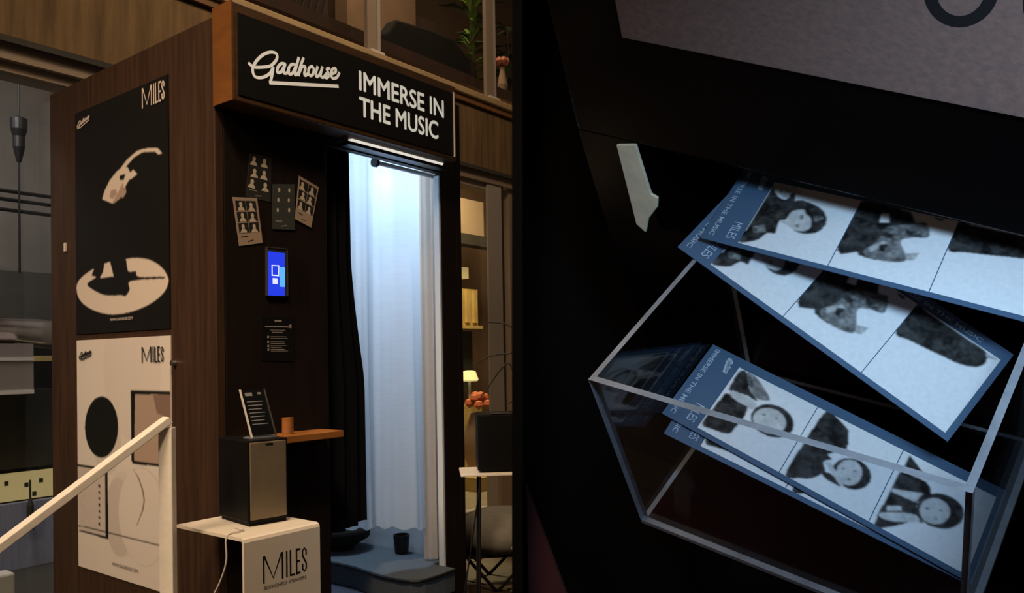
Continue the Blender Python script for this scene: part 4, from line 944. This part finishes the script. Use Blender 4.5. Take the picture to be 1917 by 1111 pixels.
# folding stool with cushion
fs2 = empty('folding_stool', (-0.05, 3.80, -0.124), 0.15, 'folding stool with black crossed legs and a grey cushion right of the booth', 'stool')
ob('cushion', G().lathe([(0.06, 0.175), (0.20, 0.18), (0.235, 0.225), (0.22, 0.28), (0.15, 0.335), (0.05, 0.352)], n=28), 'cushion', fs2, smooth=True)
ob('seat_frame', G().box(-0.20, 0.20, -0.15, 0.15, 0.155, 0.175), 'dark_metal', fs2)
for y in (-0.15, 0.15):
    for a_, b_ in ((-0.19, -0.06), (-0.06 + 0.16, -0.06), (0.10, 0.22), (0.22, 0.10)):
        ob('leg', G().tube([(a_, y, 0.156), (b_, y, 0.0)], 0.008, 8), 'dark_metal', fs2)
bg = bthing('shoulder_bag', 2.30, 0.62, -0.13, 'tan cloth bag hanging behind the folding stool', 'bag')
ob('bag_body', G().box(-0.2, 0.2, -0.05, 0.05, 0.14, 0.46), 'bag', bg, bevel=0.03)
ob('bag_base', G().box(-0.19, 0.19, -0.06, 0.06, 0.0, 0.14), 'clay', bg, bevel=0.02)
ob('strap', G().tube([(-0.15, 0, 0.45), (-0.10, 0, 0.58), (0.0, 0, 0.62), (0.10, 0, 0.58), (0.15, 0, 0.45)], 0.012, 6), 'clay', bg)
rd = bthing('red_box', 2.35, 0.45, -0.13, 'small red cloth bundle lying beside the tan bag', 'cloth')
ob('bundle', G().lathe([(0.05, 0), (0.09, 0.04), (0.10, 0.16), (0.06, 0.28), (0.02, 0.30)], n=16), 'red', rd, smooth=True)
# arching bare plant beside the table
pt = empty('arching_plant', (0.10, 3.45, -0.12), 0, 'potted plant with thin dark arching stems behind the side speaker', 'plant')
ob('pot', G().lathe([(0.08, 0), (0.11, 0.22), (0.12, 0.24), (0.10, 0.24), (0.09, 0.16)], n=20), 'clay', pt)
for k, pts in enumerate(([(0, 0, 0.2), (-0.03, -0.03, 0.75), (-0.10, -0.05, 1.017), (-0.144, -0.05, 1.02), (-0.20, -0.05, 0.945), (-0.237, -0.05, 0.894)],
                         [(0, 0, 0.2), (0.0, -0.03, 0.80), (-0.06, -0.05, 1.06), (-0.13, -0.05, 1.078), (-0.20, -0.05, 1.068), (-0.25, -0.05, 1.04)],
                         [(0.01, 0, 0.2), (0.03, -0.03, 0.9), (-0.05, -0.05, 1.17), (-0.10, -0.05, 1.194), (-0.14, -0.05, 1.21), (-0.20, -0.05, 1.214)],
                         [(0.01, 0, 0.2), (-0.01, 0.02, 0.7), (-0.06, 0.02, 0.88), (-0.12, 0.02, 0.86)])):
    ob('stem', G().tube(smooth_path(pts, 4), [0.007 - 0.0045 * i / (4 * (len(pts) - 1)) for i in range(4 * (len(pts) - 1) + 1)], 6), 'stem', pt, smooth=True)

# ------------------------------------------------------------------ the dark display alcove with the photo dispenser
AL = Matrix.Identity(4)
for i in range(3):
    AL[i][0], AL[i][1], AL[i][2] = Rv[i], (0, 1, 0)[i], Uv[i]
AL[2][3] = EYE
def alcove(name, g, m):
    o = struct(ob(name, g, m))
    o.matrix_world = AL
    return o
alcove('wall_alcove_left', G().box(0.0, 0.03, 2.25, 2.60, -1.07, 1.45), 'alcove_black')
alcove('wall_alcove_right', G().box(2.00, 2.03, 0.75, 2.60, -1.07, 1.45), 'alcove_black')
alcove('wall_alcove_back', G().box(0.0, 2.03, 2.601, 2.63, -1.07, 1.45), 'alcove_black')
alcove('ceiling_alcove', G().box(0.0, 2.03, 0.75, 2.63, 1.451, 1.48), 'alcove_black')
alcove('floor_alcove', G().box(0.0, 2.03, 0.75, 2.63, -1.10, -1.071), 'red_dark')
lm = empty('added_lamp_housing', (0.42, 0.27, 1.375), 0, 'added slim black lamp housing on an arm, out of view above the dispenser', 'lamp')  # unseen housing made up to go with the added strip light
ob('housing', G().box(-0.19, 0.19, -0.10, 0.06, 0.0, 0.02), 'dark_metal', lm)
ob('arm', G().tube([(0, 0, 0.02), (0, 0.0, 0.90), (0, 0.10, 1.00), (0, 0.49, 1.04)], 0.010, 8), 'dark_metal', lm)

g = G(); g.prism(smooth_path([(0.036, -0.118), (0.036, 0.55), (0.075, 0.44), (0.125, 0.30), (0.17, 0.17), (0.20, 0.0), (0.21, -0.118)], 1), lambda p: (p[0], 2.46, p[1]), lambda p: (p[0], 2.56, p[1]))
tag(ob('maroon_cloth', g, 'red_dark', bevel=0.01), 'dark maroon cloth slumped in the lower left corner of the alcove', 'cloth')
K = 0.6
T0, TWv, TD, TU = [Vector(v) for v in TRAY]
T0 = T0 + Vector((0, 0, EYE))
TM = Matrix.Identity(4)
for i in range(3):
    TM[i][0], TM[i][1], TM[i][2], TM[i][3] = TWv[i], TD[i], TU[i], T0[i]
TX = lambda x, y, z: T0 + (TWv * x + TD * y + TU * z) * K
def tfa(y):
    return lambda p: tuple(TX(p[0], y, p[1]))
def tbox(x0, x1, y0, y1, z0, z1, mi=0):
    c = [TX(x, y, z) for z in (z0, z1) for (x, y) in ((x0, y0), (x1, y0), (x1, y1), (x0, y1))]
    return G().add(c, [(0, 3, 2, 1), (4, 5, 6, 7), (0, 1, 5, 4), (1, 2, 6, 5), (2, 3, 7, 6), (3, 0, 4, 7)], mi)

dp = empty('photo_dispenser', (0, 0, 0), 0, 'tilted glossy black photo dispenser front with steel plate and print slot', 'dispenser')
ob('upper_panel', G().prism([(-0.50, 1.88), (1.3, 1.88), (1.3, 0.812), (-0.296, 1.072), (-0.55, 1.113)], tfa(0.9), tfa(1.30)), 'panel_black', dp, bevel=0.004)
ob('side_panel', G().prism([(-0.55, 1.111), (-0.30, 1.075), (-0.30, 0.69), (-0.55, 0.69)], tfa(0.9), tfa(1.30)), 'panel_black', dp)
ob('lower_panel', G().prism([(-0.55, 0.688), (-0.035, 0.688), (-0.035, 0.29), (1.3, 0.29), (1.3, -0.52), (-0.50, -0.52)], tfa(0.9), tfa(1.30)), 'panel_black', dp)
ob('slot_back', tbox(-0.30, 1.3, 1.29, 1.31, 0.28, 1.1), 'slot_dark', dp)
ob('raw_edge', G().prism([(-0.384, 1.067), (-0.300, 1.075), (-0.288, 0.860), (-0.262, 0.845), (-0.275, 0.80), (-0.330, 0.735), (-0.358, 0.665), (-0.392, 0.70)], tfa(0.885), tfa(0.899)), 'raw_edge', dp, bevel=0.002)
pls = ob('steel_plate', G().prism([(-0.237, 1.491), (0.917, 1.274), (1.28, 1.206), (1.28, 1.84), (-0.215, 1.84)], tfa(0.872), tfa(0.8995)), 'plate', dp, bevel=0.002)
g = G()
for cx_, cz_ in ((0.765, 1.618), (0.985, 1.585)):
    ribbon(g, [(cx_ + 0.070 * math.cos(a * 0.2244), cz_ + 0.082 * math.sin(a * 0.2244)) for a in range(29)], 0.030, tfa(0.8712))
stuff(ob('plate_lettering', g, 'black', pls))
ob('pedestal', G().box(0.55, 1.15, 2.06, 2.50, -0.118, 0.50), 'alcove_black', dp)

# clear tray
tr = empty('print_tray', tuple(TX(0.5, 0.45, 0)), 0, 'clear acrylic tray catching photo strips under the dispenser slot', 'tray')
tl_ = tr.location.copy()
def tpanel(name, x0, x1, y0, y1, z0, z1, thin):
    """sheet: faces across its thin axis are clear, the rim faces are polished edge"""
    c = [TX(x, y, z) - tl_ for z in (z0, z1) for (x, y) in ((x0, y0), (x1, y0), (x1, y1), (x0, y1))]
    fs = [(0, 3, 2, 1), (4, 5, 6, 7), (0, 1, 5, 4), (1, 2, 6, 5), (2, 3, 7, 6), (3, 0, 4, 7)]
    ax = ['z', 'z', 'y', 'x', 'y', 'x']
    g = G()
    n = len(g.v); g.v += [tuple(v) for v in c]; g.f += fs; g.m += [0 if a == thin else 1 for a in ax]
    return ob(name, g, ['acrylic', 'acrylic_edge'], tr)
tpanel('front_sheet', -0.024, 1.044, -0.022, 0.0, 0.0, 0.745, 'y')
tpanel('side_sheet', -0.024, -0.006, 0.0005, 0.885, 0.0, 0.745, 'x')
tpanel('side_sheet', 1.024, 1.044, 0.0005, 0.885, 0.0, 0.745, 'x')
tpanel('base_sheet', -0.024, 1.044, -0.022, 0.885, -0.020, -0.0005, 'z')

# photo strips
TONE = {'dark': (0.026, 0.55), 'mid': (0.15, 0.40), 'soft': (0.36, 0.15), 'pale': (0.47, 0.08), 'white': (0.66, 0.0)}
def photo_strip(pose, art, label, dx=0, dy=0, dn=0, rot=0, length=1.08):
    X, Y, O = [Vector(v) for v in pose]
    N = X.cross(Y)
    O = O + Vector((0, 0, EYE)) + (X * dx + Y * dy + N * dn) * K
    X2 = X * math.cos(rot) + Y * math.sin(rot)
    Y2 = Y * math.cos(rot) - X * math.sin(rot)
    m4 = Matrix.Identity(4)
    for i in range(3):
        m4[i][0], m4[i][1], m4[i][2], m4[i][3] = X2[i], Y2[i], N[i], O[i]
    root = bpy.data.objects.new('photo_strip', None)
    COL.objects.link(root)
    root.empty_display_size = 0.05
    root.matrix_world = m4
    tag(root, label, 'photo strip', 'photo strips in the tray')
    def F(off): return lambda p: (p[0] * K, p[1] * K, off)
    g = G(); g.prism([(0, 0), (length, 0), (length, 0.40), (0, 0.40)], F(-0.0012), F(0.0))
    ob('paper', g, 'navy', root)
    for k in range(3):
        x0, x1 = 0.13 + 0.31 * k + 0.0015, 0.13 + 0.31 * (k + 1) - 0.0015
        x1 = min(x1, length - 0.02)
        lay = []
        for c, pts in art:
            mx_ = sum(p[0] for p in pts) / len(pts)
            if min(2, max(0, int((mx_ - 0.13) / 0.31))) == k:
                v, mo = TONE[c]
                lay.append(((v * 0.93, v, v * 1.05), smooth_closed(pts), mo))
        print_grid('photo', x0, x1, 0.020, 0.355, 104, 112, (0.63, 0.68, 0.73), lay, F(0.0005), root, 0.9, 0.02, 10 + k)
    g = G()
    def D(x, y):   # text running down the header: reading towards -y, letters up towards +x
        return lambda p: ((x + p[1]) * K, (y - p[0]) * K, 0.0006)
    put_text(g, 'IMMERSE IN THE MUSIC', 0, 0, 0.018, D(0.020, 0.385), 0.36, 0.01)
    put_text(g, 'MILES', 0, 0, 0.032, D(0.080, 0.115), 0.085, 0.0)
    x0 = min(p[0] for s_ in SCRIPT for p in s_); y0 = min(p[1] for s_ in SCRIPT for p in s_)
    for s_ in SCRIPT:
        ribbon(g, [((p[0] - x0) * 0.21, (p[1] - y0) * 0.21) for p in s_], 0.006, D(0.080, 0.375))
    if art is ART_A:
        put_text(g, 'IMMERSE IN THE MUSIC', 0.62, 0.368, 0.016, F(0.0006), 0.36, 0.01)
    stuff(ob('strip_lettering', g, 'navy_text', root))
    return root
photo_strip(POSE_P1, ART_A, 'topmost photo strip leaving the dispenser slot, with portrait and dark jacket pictures')
photo_strip(POSE_P2, ART_A, 'second photo strip slanting down across the tray, lettered along its upper border')
photo_strip(POSE_P3, ART_B, 'photo strip with three smiling portraits lying low in the clear tray')
photo_strip(POSE_P3, ART_B, 'lowest photo strip, almost hidden under the strip with three portraits', dx=0.045, dy=-0.062, dn=-0.014, rot=math.radians(3.6), length=1.03)
